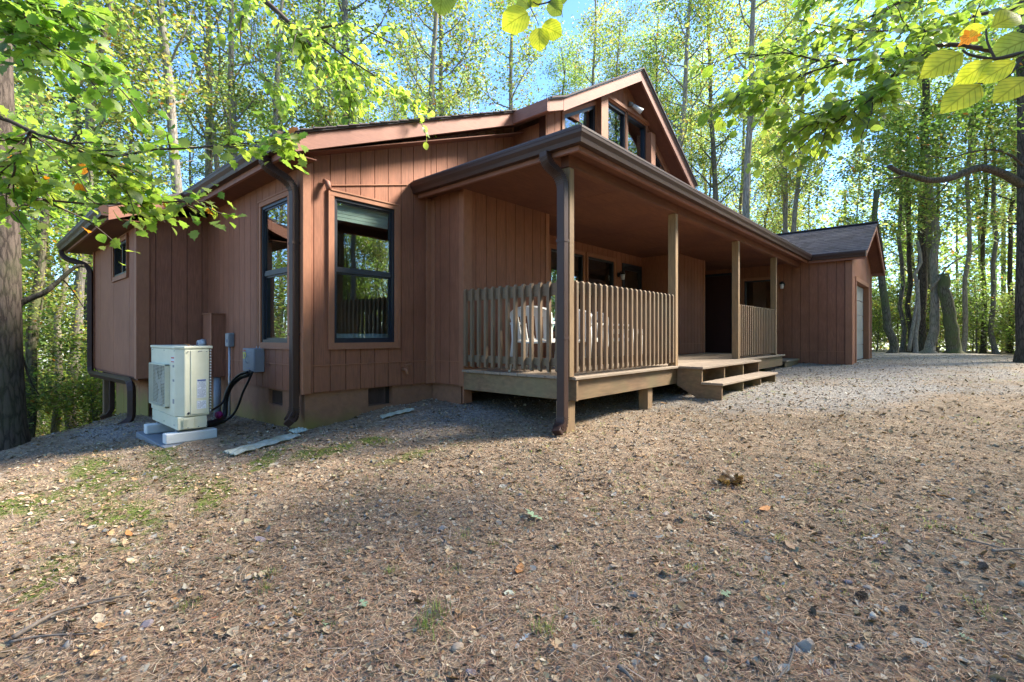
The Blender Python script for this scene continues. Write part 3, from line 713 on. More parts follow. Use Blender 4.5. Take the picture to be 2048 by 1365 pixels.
# lanterns
for x, y, z, ax in ((GX - .001, 3.50, 1.40, 'x'), (10.22, YD - .001, 1.42, 'y')):
    dv = Vector((-1, 0, 0)) if ax == 'x' else Vector((0, -1, 0)); p = Vector((x, y, z))
    ln = part(MB().tube([p, p + dv * .03], .055, 12), 'wall_lantern', M['black'], smooth=False)
    MB().tube([p + dv * .02, p + dv * .07 + Vector((0, 0, .07)), p + dv * .12 + Vector((0, 0, .06))], .010, 6).build('arm', M['black'], ln)
    MB().tube([p + dv * .12 + Vector((0, 0, .07)), p + dv * .12 + Vector((0, 0, .03)), p + dv * .12], [.02, .06, .066], 12).build('cap', M['black'], ln)
    MB().tube([p + dv * .12 - Vector((0, 0, .001)), p + dv * .12 - Vector((0, 0, .12))], [.052, .04], 12).build('globe', M['white'], ln, True)
# --- hidden outer shell and rooms
part(MB().box(2.74, 2.86, YR + .15, 12.8, -.66, 2.1), 'wall', M['dark'])
part(MB().box(XB + .02, 2.9, 12.3, 12.44, -.66, 1.7), 'wall', M['groove']); part(MB().box(2.9, 13.0, 12.3, 12.44, -.66, 2.1), 'wall', M['groove'])
part(MB().box(2.9, 12.8, 5.75, 12.4, -.7, -.62), 'floor', M['room'])
part(MB().box(2.78, 6.1, 9.0, 9.1, -.61, 2.0), 'wall', M['room'])
part(MB().box(6.12, 6.2, 5.75, 9.0, -.61, 2.0), 'wall', M['room'])
part(MB().box(2.8, 6.2, 5.75, 9.0, 2.02, 2.06), 'ceiling', M['room'])
for ob in (part(MB().box(GX0, GX1, 9.0, 9.1, -.6, 2.0), 'wall', M['room']),): pass
# blind rolled up inside the gable window
bl = MB()
for i in range(5): bl.box(3.03, 3.80, YW + .065 + .003 * i, YW + .085 + .003 * i, 1.635 - .042 * (i + 1), 1.635 - .042 * i - .002)
bl.build('blind', M['blind'], W2)
# bed in the room: a thing of its own
BED = empty('bed', (4.2, 7.0, -.62)); tag(BED, 'bed under a white spread, dimly seen through the gable window', 'bed')
MB().box(3.3, 4.6, 6.15, 8.1, -.40, -.02).build('mattress', M['cloth'], BED)
bsp = MB()
for i in range(14):
    x = 3.27 + i * 1.36 / 13; bsp.add([], [])
n = 28; vs_, fs_ = [], []
for i in range(n + 1):
    x = 3.24 + 1.4 * i / n; k = .03 * math.sin(i * 1.9) + .02 * math.sin(i * .7)
    vs_ += [(x, 8.12, .02), (x, 6.13, .02 + .01 * math.sin(i)), (x, 6.10 + k * .5, -.1), (x, 6.08 + k, -.34 + .05 * math.sin(i * .55))]
for i in range(n):
    for k in range(3): a = i * 4 + k; fs_.append((a, a + 1, a + 5, a + 4))
MB().add(vs_, fs_).build('spread', M['cloth'], BED, True)
for x in (3.3, 4.5):
    for y in (6.2, 8.0): MB().box(x, x + .07, y, y + .07, -.62, -.401).build('leg', M['dark'], BED)
# ------------------------------------------------------------------ ground
CP = np.array([  # x, y, height
 (0,0,-1.42),(2,0,-1.36),(-2,0,-1.52),(0,-2,-1.42),(0,2,-1.40),(2.3,2.6,-1.24),(4.5,3.1,-1.075),(6.4,3.2,-.99),(7.1,2.4,-.905),(9.9,2.4,-.83),(4.43,5.5,-.93),(3.4,5.5,-.99),(2.62,5.5,-1.10),
 (2.6,6.3,-1.13),(2.6,8.5,-1.2),(1.5,6.3,-1.19),(1.0,5.2,-1.20),(1.9,9.6,-1.28),(1.9,11.7,-1.52),(.47,9.1,-1.42),(-1,4,-1.45),(-2,6,-1.75),(-1.5,9,-2.0),(-4,8,-2.8),(.5,12,-2.2),(2,15,-2.6),
 (13,3,-.80),(15,1.9,-.72),(18.2,1.9,-.69),(18.9,1.7,-.68),(22,0,-.66),(12,-1,-.80),(8,-1,-.95),(5,-2,-1.15),(10,-5,-1.0),(20,-8,-.85),(30,-2,-.80),(30,-15,-.95),(40,5,-.9),(45,-20,-1.2),(22,6,-.8),
 (9,5,-.88),(12,5,-.85),(6,5,-.9),(3,-4,-1.3),(-6,-4,-1.8),(-6,2,-2.3),(-10,10,-4.5),(-25,20,-9),(-25,-20,-5),(0,-30,-2.5),(40,-50,-2.5),(70,0,-2),(60,50,-3),(15,30,-2.5),(5,30,-5),(0,60,-10),(30,70,-6),(-20,60,-13),(-60,0,-12),(-60,60,-18),(90,-60,-4),(-60,-60,-9),(90,90,-8),
], dtype=float)
def _k(r2): return np.where(r2 > 0, .5 * r2 * np.log(r2 + 1e-12), 0)
_d = ((CP[:, None, :2] - CP[None, :, :2]) ** 2).sum(-1); _n = len(CP)
_A = np.zeros((_n + 3, _n + 3)); _A[:_n, :_n] = _k(_d) + np.eye(_n) * .02; _A[:_n, _n] = 1; _A[:_n, _n+1:] = CP[:, :2]; _A[_n:, :_n] = _A[:_n, _n:].T
_w = np.linalg.solve(_A, np.concatenate([CP[:, 2], [0, 0, 0]]))
def gh(x, y):
    x = np.asarray(x, float); y = np.asarray(y, float); s = x.shape; x = x.ravel(); y = y.ravel(); out = np.empty_like(x)
    for i in range(0, len(x), 20000):
        X, Y = x[i:i+20000], y[i:i+20000]
        d = (X[:, None] - CP[None, :, 0]) ** 2 + (Y[:, None] - CP[None, :, 1]) ** 2
        out[i:i+20000] = _k(d) @ _w[:_n] + _w[_n] + _w[_n+1] * X + _w[_n+2] * Y
    return out.reshape(s)
def gz(x, y): return float(gh(np.array([x]), np.array([y]))[0])
_lat = RNG.random((6, 64, 64))
def vn(x, y, sc, k=0):
    """smooth lattice noise 0..1"""
    X = np.asarray(x) * sc; Y = np.asarray(y) * sc; xi = np.floor(X).astype(int); yi = np.floor(Y).astype(int); fx = X - xi; fy = Y - yi
    fx = fx*fx*(3-2*fx); fy = fy*fy*(3-2*fy); T = _lat[k % 6]; g = lambda a, b: T[a % 64, b % 64]
    return (g(xi, yi)*(1-fx)+g(xi+1, yi)*fx)*(1-fy) + (g(xi, yi+1)*(1-fx)+g(xi+1, yi+1)*fx)*fy
def bump(x, y): return (vn(x, y, 1.3, 0) - .5) * .05 + (vn(x, y, 5, 1) - .5) * .02 + (vn(x, y, 14, 2) - .5) * .010
def gfull(x, y): return gh(x, y) + bump(x, y)
def gp(x, y): return float(gfull(np.array([x]), np.array([y]))[0])
def on_ground(px, py):
    d = 2.0
    for _ in range(60):
        p = at(px, py, d); e = p.z - gp(p.x, p.y); d += e / max(.25, (py - 671.9) / FPX + .05) * .7
        d = max(.8, min(60, d))
    p = at(px, py, d); return Vector((p.x, p.y, gp(p.x, p.y)))
# masks
def m_gravel(x, y):
    a = 1 / (1 + np.exp(-(x - 6.0 - .0 * y + (vn(x, y, .8, 3) - .5) * 2.2 - np.maximum(0, 2.2 - y) * 1.25) * 2.2)) * (1 / (1 + np.exp((np.abs(y - 2.0) - 3.2) * 1.5)))
    b = np.exp(-(((x - 4.3) / 1.5) ** 2 + ((y - 4.6) / .8) ** 2)) * .62
    c = np.exp(-(((x - 1.3) / .42) ** 2 + ((y - 8.3) / 1.0) ** 2)) * .9
    d = (x > 16) * np.exp(-((y - .3) / 2.2) ** 2) * .9
    return np.clip(np.maximum.reduce([a * (.72 + .5 * (vn(x, y, 1.1, 5) - .5)), b, c, d * .75]), 0, 1)
def m_moss(x, y):
    r = np.zeros_like(x)
    for cx, cy_, sx, sy, an in MOSS:
        ca, sa = math.cos(an), math.sin(an); u = (x - cx) * ca + (y - cy_) * sa; v = -(x - cx) * sa + (y - cy_) * ca
        r = np.maximum(r, np.exp(-((u / (1.5 * sx)) ** 2 + (v / (1.6 * sy)) ** 2)) * .8)
    return np.clip(r * (.35 + 1.1 * vn(x, y, 4.5, 4)), 0, 1)
MOSS = []
for px, py, sx, sy, an in ((640, 905, .30, .16, -.3), (745, 880, .18, .10, 0), (700, 895, .35, .10, -.3), (545, 915, .35, .10, .9), (330, 925, .9, .14, 1.45), (200, 965, 1.1, .16, 1.5), (250, 985, .8, .12, 1.5), (60, 995, .5, .2, 1.5),
                          (120, 1130, .3, .1, 1.2), (420, 1000, .4, .1, 1.2), (860, 905, .5, .10, -.2)):
    t = (px - 1024) / FPX; p = None
    d = 1.15 * FPX / (py - 671.9)
    for _ in range(8):
        q = at(px, py, d); d = -float(gh(q.x, q.y)) * FPX / (py - 671.9)
    q = at(px, py, d); MOSS.append((q.x, q.y, sx, sy, an))
def axis_lines(a, b, f0, f1, step, grow):
    r = list(np.arange(f0, f1, step)); s = step; x = f0
    lo = []
    while x > a: s *= grow; x -= s; lo.append(x)
    s = step; x = r[-1]; hi = []
    while x < b: s *= grow; x += s; hi.append(x)
    return np.array(lo[::-1] + r + hi)
gxs = axis_lines(-90, 120, -3.0, 15.0, .075, 1.16); gys = axis_lines(-90, 120, -3.5, 8.0, .075, 1.16)
GXX, GYY = np.meshgrid(gxs, gys, indexing='ij'); gZZ = gfull(GXX, GYY)
nx, ny = GXX.shape; idx = np.arange(nx * ny).reshape(nx, ny)
F = np.stack([idx[:-1, :-1].ravel(), idx[1:, :-1].ravel(), idx[1:, 1:].ravel(), idx[:-1, 1:].ravel()], 1)
gcol = np.stack([m_gravel(GXX, GYY).ravel(), m_moss(GXX, GYY).ravel(), np.zeros(nx * ny)], 1)
def ground_mat():
    m, nt, out = new_mat('forest_floor'); l = nt.links.new
    p = N(nt, 'ShaderNodeBsdfPrincipled', Roughness=.95); p.inputs['Specular IOR Level'].default_value = .15
    g = N(nt, 'ShaderNodeNewGeometry'); a = N(nt, 'ShaderNodeAttribute', attribute_name='col'); sp = N(nt, 'ShaderNodeSeparateColor'); l(a.outputs['Color'], sp.inputs[0])
    big = N(nt, 'ShaderNodeTexNoise', Scale=1.3, Detail=6, Roughness=.6); fine = N(nt, 'ShaderNodeTexNoise', Scale=38, Detail=8, Roughness=.75); vo = N(nt, 'ShaderNodeTexVoronoi', Scale=34); vo2 = N(nt, 'ShaderNodeTexVoronoi', Scale=60)
    mp = N(nt, 'ShaderNodeMapping'); mp.inputs['Rotation'].default_value = (0, 0, .6); mp.inputs['Scale'].default_value = (1, .55, 1); l(g.outputs['Position'], mp.inputs['Vector']); l(mp.outputs[0], vo.inputs['Vector'])
    for n in (big, fine, vo2): l(g.outputs['Position'], n.inputs['Vector'])
    r = ramp(nt, [(.28, (.085, .065, .046)), (.45, (.20, .158, .112)), (.58, (.30, .24, .172)), (.75, (.43, .355, .265))]); l(fine.outputs['Fac'], r.inputs['Fac'])
    rv = ramp(nt, [(0, (.12, .08, .048)), (.35, (.27, .195, .12)), (.6, (.21, .165, .11)), (.85, (.41, .32, .21)), (1, (.31, .275, .20))])
    sc = N(nt, 'ShaderNodeSeparateColor'); l(vo.outputs['Color'], sc.inputs[0]); l(sc.outputs[0], rv.inputs['Fac'])
    m1 = N(nt, 'ShaderNodeMixRGB'); m1.inputs['Fac'].default_value = .5; l(r.outputs[0], m1.inputs['Color1']); l(rv.outputs[0], m1.inputs['Color2'])
    rb = ramp(nt, [(.35, (.72, .72, .72)), (.65, (1.15, 1.1, 1.08))]); l(big.outputs['Fac'], rb.inputs['Fac'])
    m2 = N(nt, 'ShaderNodeMixRGB', blend_type='MULTIPLY'); m2.inputs['Fac'].default_value = 1; l(m1.outputs[0], m2.inputs['Color1']); l(rb.outputs[0], m2.inputs['Color2'])
    s2 = N(nt, 'ShaderNodeSeparateColor'); l(vo2.outputs['Color'], s2.inputs[0])
    rg = ramp(nt, [(0, (.10, .092, .08)), (.4, (.20, .187, .168)), (.7, (.285, .265, .235)), (1, (.40, .37, .32))]); l(s2.outputs[1], rg.inputs['Fac'])
    def fac(ch, lo, hi, nsc):
        n = N(nt, 'ShaderNodeTexNoise', Scale=nsc, Detail=6, Roughness=.7); l(g.outputs['Position'], n.inputs['Vector'])
        ad = N(nt, 'ShaderNodeMath', operation='ADD'); l(sp.outputs[ch], ad.inputs[0]); l(n.outputs['Fac'], ad.inputs[1])
        mr = N(nt, 'ShaderNodeMapRange'); mr.inputs['From Min'].default_value = lo; mr.inputs['From Max'].default_value = hi; l(ad.outputs[0], mr.inputs['Value']); return mr
    fg = fac(0, .75, 1.15, 7); m3 = N(nt, 'ShaderNodeMixRGB'); l(fg.outputs[0], m3.inputs['Fac']); l(m2.outputs[0], m3.inputs['Color1']); l(rg.outputs[0], m3.inputs['Color2'])
    fm = fac(1, .85, 1.1, 12); rm = ramp(nt, [(.3, (.06, .085, .015)), (.7, (.15, .19, .04))]); l(fine.outputs['Fac'], rm.inputs['Fac'])
    m4 = N(nt, 'ShaderNodeMixRGB'); l(fm.outputs[0], m4.inputs['Fac']); l(m3.outputs[0], m4.inputs['Color1']); l(rm.outputs[0], m4.inputs['Color2'])
    l(m4.outputs[0], p.inputs['Base Color'])
    hb = N(nt, 'ShaderNodeMixRGB'); hb.inputs['Fac'].default_value = .5; l(fine.outputs['Fac'], hb.inputs['Color1']); l(vo2.outputs['Distance'], hb.inputs['Color2'])
    b = N(nt, 'ShaderNodeBump', Strength=.9, Distance=.02); l(hb.outputs[0], b.inputs['Height']); l(b.outputs[0], p.inputs['Normal']); l(p.outputs[0], out.inputs['Surface']); return m
gme = np_mesh('ground', np.stack([GXX.ravel(), GYY.ravel(), gZZ.ravel()], 1), F, ground_mat(), gcol, True)
tag(link('ground', gme), kind='structure')

# ------------------------------------------------------------------ heat pump
def box_part(parent, name, m, x0, x1, y0, y1, z0, z1, bv=.004): return bevel(MB().box(x0, x1, y0, y1, z0, z1).build(name, M[m], parent), bv)
HX0, HX1, HY0, HY1, HZ0, HZ1 = 1.535, 1.845, 6.20, 7.28, -1.02, -.115
HP = empty('heat_pump', (1.69, 6.74, -1.2)); tag(HP, 'cream outdoor heat pump unit with a fan grille, standing on white blocks', 'heat pump')
body = MB().prism([(HX0, HY1, HZ0 + .14), (HX0, HY0 + .09, HZ0 + .14), (HX0 + .07, HY0, HZ0 + .14), (HX1, HY0, HZ0 + .14), (HX1, HY1, HZ0 + .14)], (0, 0, HZ1 - HZ0 - .17)).build('casing', M['cream'], HP); bevel(body, .01, 2)
bevel(MB().prism([(HX0 - .008, HY1 + .005, HZ1 - .028), (HX0 - .008, HY0 + .085, HZ1 - .028), (HX0 + .066, HY0 - .008, HZ1 - .028), (HX1 + .03, HY0 - .008, HZ1 - .028), (HX1 + .03, HY1 + .005, HZ1 - .028)], (0, 0, .03)).build('lid', M['cream'], HP), .006, 2)
box_part(HP, 'base_pan', 'cream', HX0 + .008, HX1 - .02, HY0 + .012, HY1 - .01, HZ0, HZ0 + .138, .006)
# side service panel with seams, lower valve cover
box_part(HP, 'service_panel', 'cream', HX0 + .125, HX1 - .01, HY0 - .007, HY0 - .001, HZ0 + .16, HZ1 - .045, .003)
box_part(HP, 'handle_recess', 'grey', HX0 + .20, HX0 + .235, HY0 - .010, HY0 - .008, HZ1 - .06, HZ1 - .05, .001)
box_part(HP, 'valve_cover', 'cream', HX0 + .055, HX0 + .16, HY0 - .006, HY0 + .0, HZ0 + .01, HZ0 + .125, .004)
for i in range(7): MB().box(HX0 + .065, HX0 + .10, HY0 - .010, HY0 - .007, HZ0 + .025 + i * .013, HZ0 + .029 + i * .013).build('louvre', M['cream'], HP)
# fins seen at the back edge
fn = MB()
for i in range(22): fn.box(HX1 + .001, HX1 + .012, HY0 - .004, HY0 + .02, HZ0 + .17 + i * .032, HZ0 + .185 + i * .032)
fn.build('coil_fins', M['grey'], HP)
fn.build('coil_guard', M['white'], HP).location = (.004, 0, .009)
# grille: bulging guard of wires over a dark opening with a fan
gy0, gy1, gz0, gz1 = HY0 + .28, HY1 - .10, HZ0 + .22, HZ0 + .70
GR = MB().box(HX0 - .045, HX0 - .001, gy0, gy0 + .012, gz0, gz1).box(HX0 - .045, HX0 - .001, gy1 - .012, gy1, gz0, gz1).box(HX0 - .045, HX0 - .001, gy0, gy1, gz1 - .012, gz1).box(HX0 - .045, HX0 - .001, gy0, gy1, gz0, gz0 + .012).build('fan_grille', M['cream'], HP)
MB().box(HX0 - .004, HX0 - .002, gy0 + .02, gy1 - .02, gz0 + .02, gz1 - .02).build('fan_opening', M['dark'], HP)
wr = MB(); ny_ = 26; nz_ = 30
def bulge(v): return HX0 - .045 - .012 * math.sin(math.pi * v)
for i in range(nz_):
    z = gz0 + .012 + (gz1 - gz0 - .024) * i / (nz_ - 1)
    wr.tube([(bulge(j / 6), gy0 + (gy1 - gy0) * j / 6, z) for j in range(7)], .0022, 4, cap=False)
for i in range(14):
    v = (i + .5) / 14; wr.tube([(bulge(v) - .002, gy0 + (gy1 - gy0) * v, gz0), (bulge(v) - .002, gy0 + (gy1 - gy0) * v, gz1)], .002, 4, cap=False)
wr.build('grille_wires', M['cream'], HP)
fb = MB(); cyf, czf = (gy0 + gy1) / 2, (gz0 + gz1) / 2
fb.tube([(HX0 - .02, cyf, czf), (HX0 - .005, cyf, czf)], .06, 14)
for k in range(3):
    a = k * 2.094 + .4; u = Vector((0, math.cos(a), math.sin(a))); v = Vector((0, -math.sin(a), math.cos(a)))
    c = Vector((HX0 - .014, cyf, czf)); fb.add([c + u * .05 + v * .03, c + u * .21 + v * .12 + Vector((-.01, 0, 0)), c + u * .22 - v * .06 + Vector((.008, 0, 0)), c + u * .05 - v * .04], [(0, 1, 2, 3)])
fb.build('fan', M['grey'], HP)
# printed labels: flat sheets with rows of dark type
def label_sheet(y, x0, x1, z0, z1, head):
    pr_ = MB().box(x0, x1, y - .0015, y, z0, z1).build('label_sheet', M['paper'], HP)
    inkm = MB(); z = z1 - (z1 - z0) * .12
    if head:
        MB().box(x0 + .004, x1 - .004, y - .0022, y - .0016, z1 - (z1 - z0) * .09, z1 - .004).build('label_heading', M['ink_blue'], pr_)
    while z > z0 + .008:
        x = x0 + .006
        while x < x1 - .012:
            wd = random.uniform(.006, .018); wd = min(wd, x1 - .006 - x)
            if random.random() < .8: inkm.box(x, x + wd, y - .0022, y - .0016, z, z + .0035)
            x += wd + .004
        z -= .0095
    inkm.build('label_type', M['ink'], pr_)
M['paper'] = surf('label_paper', (.62, .66, .74), .5, .03, bump=0)
M['ink'] = surf('label_ink', (.16, .18, .26), .5, .1, bump=0); M['ink_blue'] = surf('label_ink_blue', (.05, .09, .28), .5, .1, bump=0); M['ink_red'] = surf('label_ink_red', (.42, .08, .03), .5, .1, bump=0)
label_sheet(HY0 - .008, HX0 + .185, HX0 + .275, HZ0 + .335, HZ0 + .54, True)
label_sheet(HY0 - .008, HX0 + .185, HX0 + .275, HZ0 + .215, HZ0 + .305, False)
for z0, z1 in ((HZ1 - .135, HZ1 - .118), (HZ1 - .175, HZ1 - .164)):
    MB().box(HX0 - .0016, HX0 - .0003, HY0 + .105, HY0 + .215, z0, z1).build('warning_strip', M['ink_red'], HP)
MB().box(HX0 - .0012, HX0 - .0002, HY0 + .10, HY0 + .22, HZ1 - .18, HZ1 - .112).build('warning_label', M['paper'], HP)
for z in (HZ1 - .23, HZ0 + .28, HZ0 + .52): MB().box(HX0 - .0022, HX0 - .0002, HY0 + .10, HY0 + .16, z, z + (.05 if z < HZ0 + .4 else .025)).build('name_plate', M['grey'], HP)
sc_ = MB()
for y in (HY0 + .1, HY0 + .5, HY0 + 1.0):
    for z in (HZ0 + .05, HZ1 - .05): sc_.tube([(HX0 - .004, y, z), (HX0, y, z)], .007, 6)
for x in (HX0 + .1, HX0 + .2, HX0 + .28):
    for z in (HZ0 + .02, HZ1 - .06): sc_.tube([(x, HY0 - .012, z), (x, HY0 - .004, z)], .006, 6)
sc_.build('screws', M['grey'], HP)
for y in (HY0 + .1, HY1 - .2):
    MB().box(HX0 + .02, HX1 - .03, y, y + .05, HZ0 - .025, HZ0 - .001).build('foot', M['grey'], HP)
for nm, y0, lab in (('near', HY0 - .0, 'white foam block under the valve end of the heat pump'), ('far', HY1 - .26, 'white foam block under the grille end of the heat pump')):
    b = bevel(MB().box(HX0 - .10, HX1 + .08, y0, y0 + .14, HZ0 - .135, HZ0 - .026).build('support_block', M['white']), .012, 2)
    tag(b, lab, 'block', 'blocks carrying the heat pump')
pad = bevel(MB().box(HX0 - .14, HX1 + .12, HY0 - .10, HY1 + .06, HZ0 - .26, HZ0 - .137).build('equipment_pad', M['pad']), .01, 2); tag(pad, 'grey square pad on the gravel carrying the heat pump', 'pad')
# --- conduits, boxes on the side wall
def thing_mb(mb, name, m, label, cat, smooth=False, group=None):
    o = mb.build(name, M[m], None, smooth); return tag(o, label, cat, group)
eb = bevel(MB().box(XW - .13, XW - .001, 6.66, 7.05, -.47, -.165).build('disconnect_box', M['grey']), .006); tag(eb, 'grey electrical disconnect box with a yellow sticker on the side wall', 'electrical box')
def sub(p, mb, n, m): o = mb.build(n, M[m], p, world=False); return o
M['yellow'] = surf('sticker_yellow', (.65, .58, .03), .5, .05, bump=0)
sub(eb, MB().box(XW - .134, XW - .131, 6.67, 6.85, -.46, -.175), 'cover', 'grey')
sub(eb, MB().box(XW - .1365, XW - .1345, 6.93, 7.02, -.30, -.22), 'sticker', 'yellow')
sub(eb, MB().box(XW - .139, XW - .1367, 6.96, 6.99, -.285, -.235), 'sticker_mark', 'ink')
sub(eb, MB().box(XW - .1365, XW - .1345, 6.94, 7.01, -.205, -.185), 'red_label', 'ink_red')
sub(eb, MB().tube([(XW - .135, 6.86, -.36), (XW - .165, 6.86, -.34), (XW - .165, 6.86, -.28), (XW - .135, 6.86, -.26)], .006, 6), 'handle', 'galv')
for z in (-.43, -.22): sub(eb, MB().box(XW - .139, XW - .135, 6.78, 6.9, z, z + .014), 'latch', 'ink')
for y in (6.7, 6.8): sub(eb, MB().tube([(XW - .05, y, -.165), (XW - .05, y, -.135)], .005, 6), 'stud', 'galv')
sw = bevel(MB().box(XW - .075, XW - .001, 7.72, 7.86, -.16, .04).build('junction_box', M['grey']), .012, 2); tag(sw, 'small grey outlet box above a thin conduit on the side wall', 'electrical box')
sub(sw, MB().box(XW - .082, XW - .076, 7.73, 7.85, -.15, .03), 'cover', 'galv'); sub(sw, MB().box(XW - .088, XW - .083, 7.76, 7.79, -.1, -.05), 'latch', 'ink')
cd = MB().tube([(XW - .045, 7.79, -.16), (XW - .045, 7.79, -1.25)], .016, 8).build('conduit', M['galv'], None, True); tag(cd, 'thin grey vertical conduit running from the outlet box into the ground', 'pipe')
cd2 = MB().tube([(XW - .085, 8.17, -.62), (XW - .085, 8.17, -1.3)], .05, 12).build('conduit', M['grey'], None, True); tag(cd2, 'thick grey plastic conduit rising from the ground below the wooden meter chase', 'pipe')
ch = bevel(MB().box(XW - .18, XW - .001, 8.10, 8.49, -.61, .32).build('meter_chase', M['siding']), .004); tag(ch, 'brown-red wooden box chase standing out from the side wall corner', 'chase')
sub(ch, MB().box(XW - .192, XW - .182, 8.09, 8.13, -.61, .32), 'trim_board', 'trim'); sub(ch, MB().box(XW - .195, XW, 8.085, 8.50, .321, .335), 'cap_board', 'trim')
mt = MB().tube([(XW - .182, 8.40, -.12), (XW - .23, 8.40, -.12)], .07, 16).build('meter', M['galv'], None, True); tag(mt, 'round grey electric meter on the wooden chase', 'meter')
sub(mt, MB().tube([(XW - .23, 8.40, -.12), (XW - .28, 8.40, -.12)], [.06, .052], 16), 'glass_cover', 'white')
sub(mt, MB().box(XW - .285, XW - .281, 8.37, 8.43, -.14, -.10), 'dial', 'ink')
def cable(pts, r, label, m='black', cat='cable', name='cable', group=None):
    o = MB().tube(pts, r, 8).build(name, M[m], None, True); return tag(o, label, cat, group)
def pth(L_): return [at(*q) for q in L_]
def sm(P, k=5):
    P = [Vector(p) for p in P]; r = []
    for i in range(len(P) - 1):
        p0, p1, p2, p3 = P[max(0, i-1)], P[i], P[i+1], P[min(len(P)-1, i+2)]
        for j in range(k):
            t = j / k; r.append(.5 * ((2*p1) + (p2-p0)*t + (2*p0-5*p1+4*p2-p3)*t*t + (3*p1-p0-3*p2+p3)*t**3))
    return r + [P[-1]]
cable(sm(pth([(503, 742, 6.25), (497, 749, 6.25), (480, 755, 6.35), (464, 769, 6.45), (454, 788, 6.5), (450, 812, 6.5), (448, 834, 6.45), (436, 843, 6.3), (402, 851, 5.95)])), .034, 'fat black insulated line sweeping from the disconnect box to the ground', group='lines between box and heat pump')
cable(sm(pth([(495, 744, 6.2), (478, 750, 6.3), (462, 766, 6.4), (452, 788, 6.4), (444, 807, 6.35), (425, 820, 6.1), (400, 826, 5.7), (380, 828, 5.42), (377, 827, 5.36)])), .014, 'thin black cable arching above the fat line to the heat pump panel', group='lines between box and heat pump')
cable(sm(pth([(505, 744, 6.2), (497, 762, 6.25), (486, 785, 6.3), (476, 812, 6.35), (464, 832, 6.35), (448, 842, 6.3), (420, 848, 6.1), (402, 855, 5.9)])), .015, 'thin black cable looping lowest beside the foundation', group='lines between box and heat pump')
sleeve = MB().tube(sm(pth([(446, 840, 6.38), (430, 846, 6.2), (410, 851, 6.0)])), .048, 10).build('pipe_sleeve', M['black'], None, True); tag(sleeve, 'black foam sleeve at the foot of the heat pump lines', 'pipe')
M['magenta'] = surf('magenta_tape', (.30, .02, .16), .6, .2, bump=.1)
tp = MB().tube(pth([(443, 828, 6.25), (434, 832, 6.2)]), [.04, .05], 8).build('tape_wrap', M['magenta'], None, True); tag(tp, 'bright magenta tape wrapped round the black lines', 'tape')
# faucet
fc = MB().tube([(3.98, YW - .002, -.45), (3.98, YW - .09, -.46), (3.98, YW - .12, -.52)], .02, 8).build('garden_tap', M['trim'], None, True); tag(fc, 'brown garden tap low on the gable wall', 'tap')
sub(fc, MB().tube([(3.98, YW - .06, -.46), (4.02, YW - .07, -.41)], .008, 6).tube([(3.96, YW - .08, -.40), (4.08, YW - .06, -.385)], .012, 6), 'handle', 'trim')
# splash sheets
def sheet(pxs, label, w, th=.012, lift=.02, name='splash_sheet', m='sheet'):
    P = [on_ground(*q) for q in pxs]; a, b = P[0], P[1]; d = (b - a); ln = d.length; d.normalize(); s = Vector((-d.y, d.x, 0)).normalized()
    vs_, fs_ = [], []; n = 14; K = (-1, -.72, -.62, -.12, 0, .12, .62, .72, 1); hz = (0, .018, .006, .004, .02, .004, .006, .018, 0)
    for i in range(n + 1):
        p = a.lerp(b, i / n)
        for k, h_ in zip(K, hz):
            q = p + s * (k * w / 2); q.z = max(gp(q.x, q.y), gp(p.x, p.y)) * .5 + .5 * (a.z + (b.z - a.z) * i / n) + lift + h_ + .006 * math.sin(i * 1.7 + k * 2); vs_.append(q)
    m_ = len(K)
    for i in range(n):
        for k in range(m_ - 1): e = i * m_ + k; fs_.append((e, e + 1, e + 1 + m_, e + m_))
    o = MB().add(vs_, fs_).build(name, M[m]); md = o.modifiers.new('thick', 'SOLIDIFY'); md.thickness = th
    return tag(o, label, 'metal sheet')
sheet([(458, 914), (590, 876)], 'long dull green-grey metal sheet lying below the corner downspout', .17)
sheet([(585, 872), (607, 866)], 'short end of bent metal sheet right under the downspout outlet', .16, lift=.03)
sheet([(762, 840), (826, 824)], 'pale broken sheet edge poking from the ground along the gable foundation', .05, lift=.02)

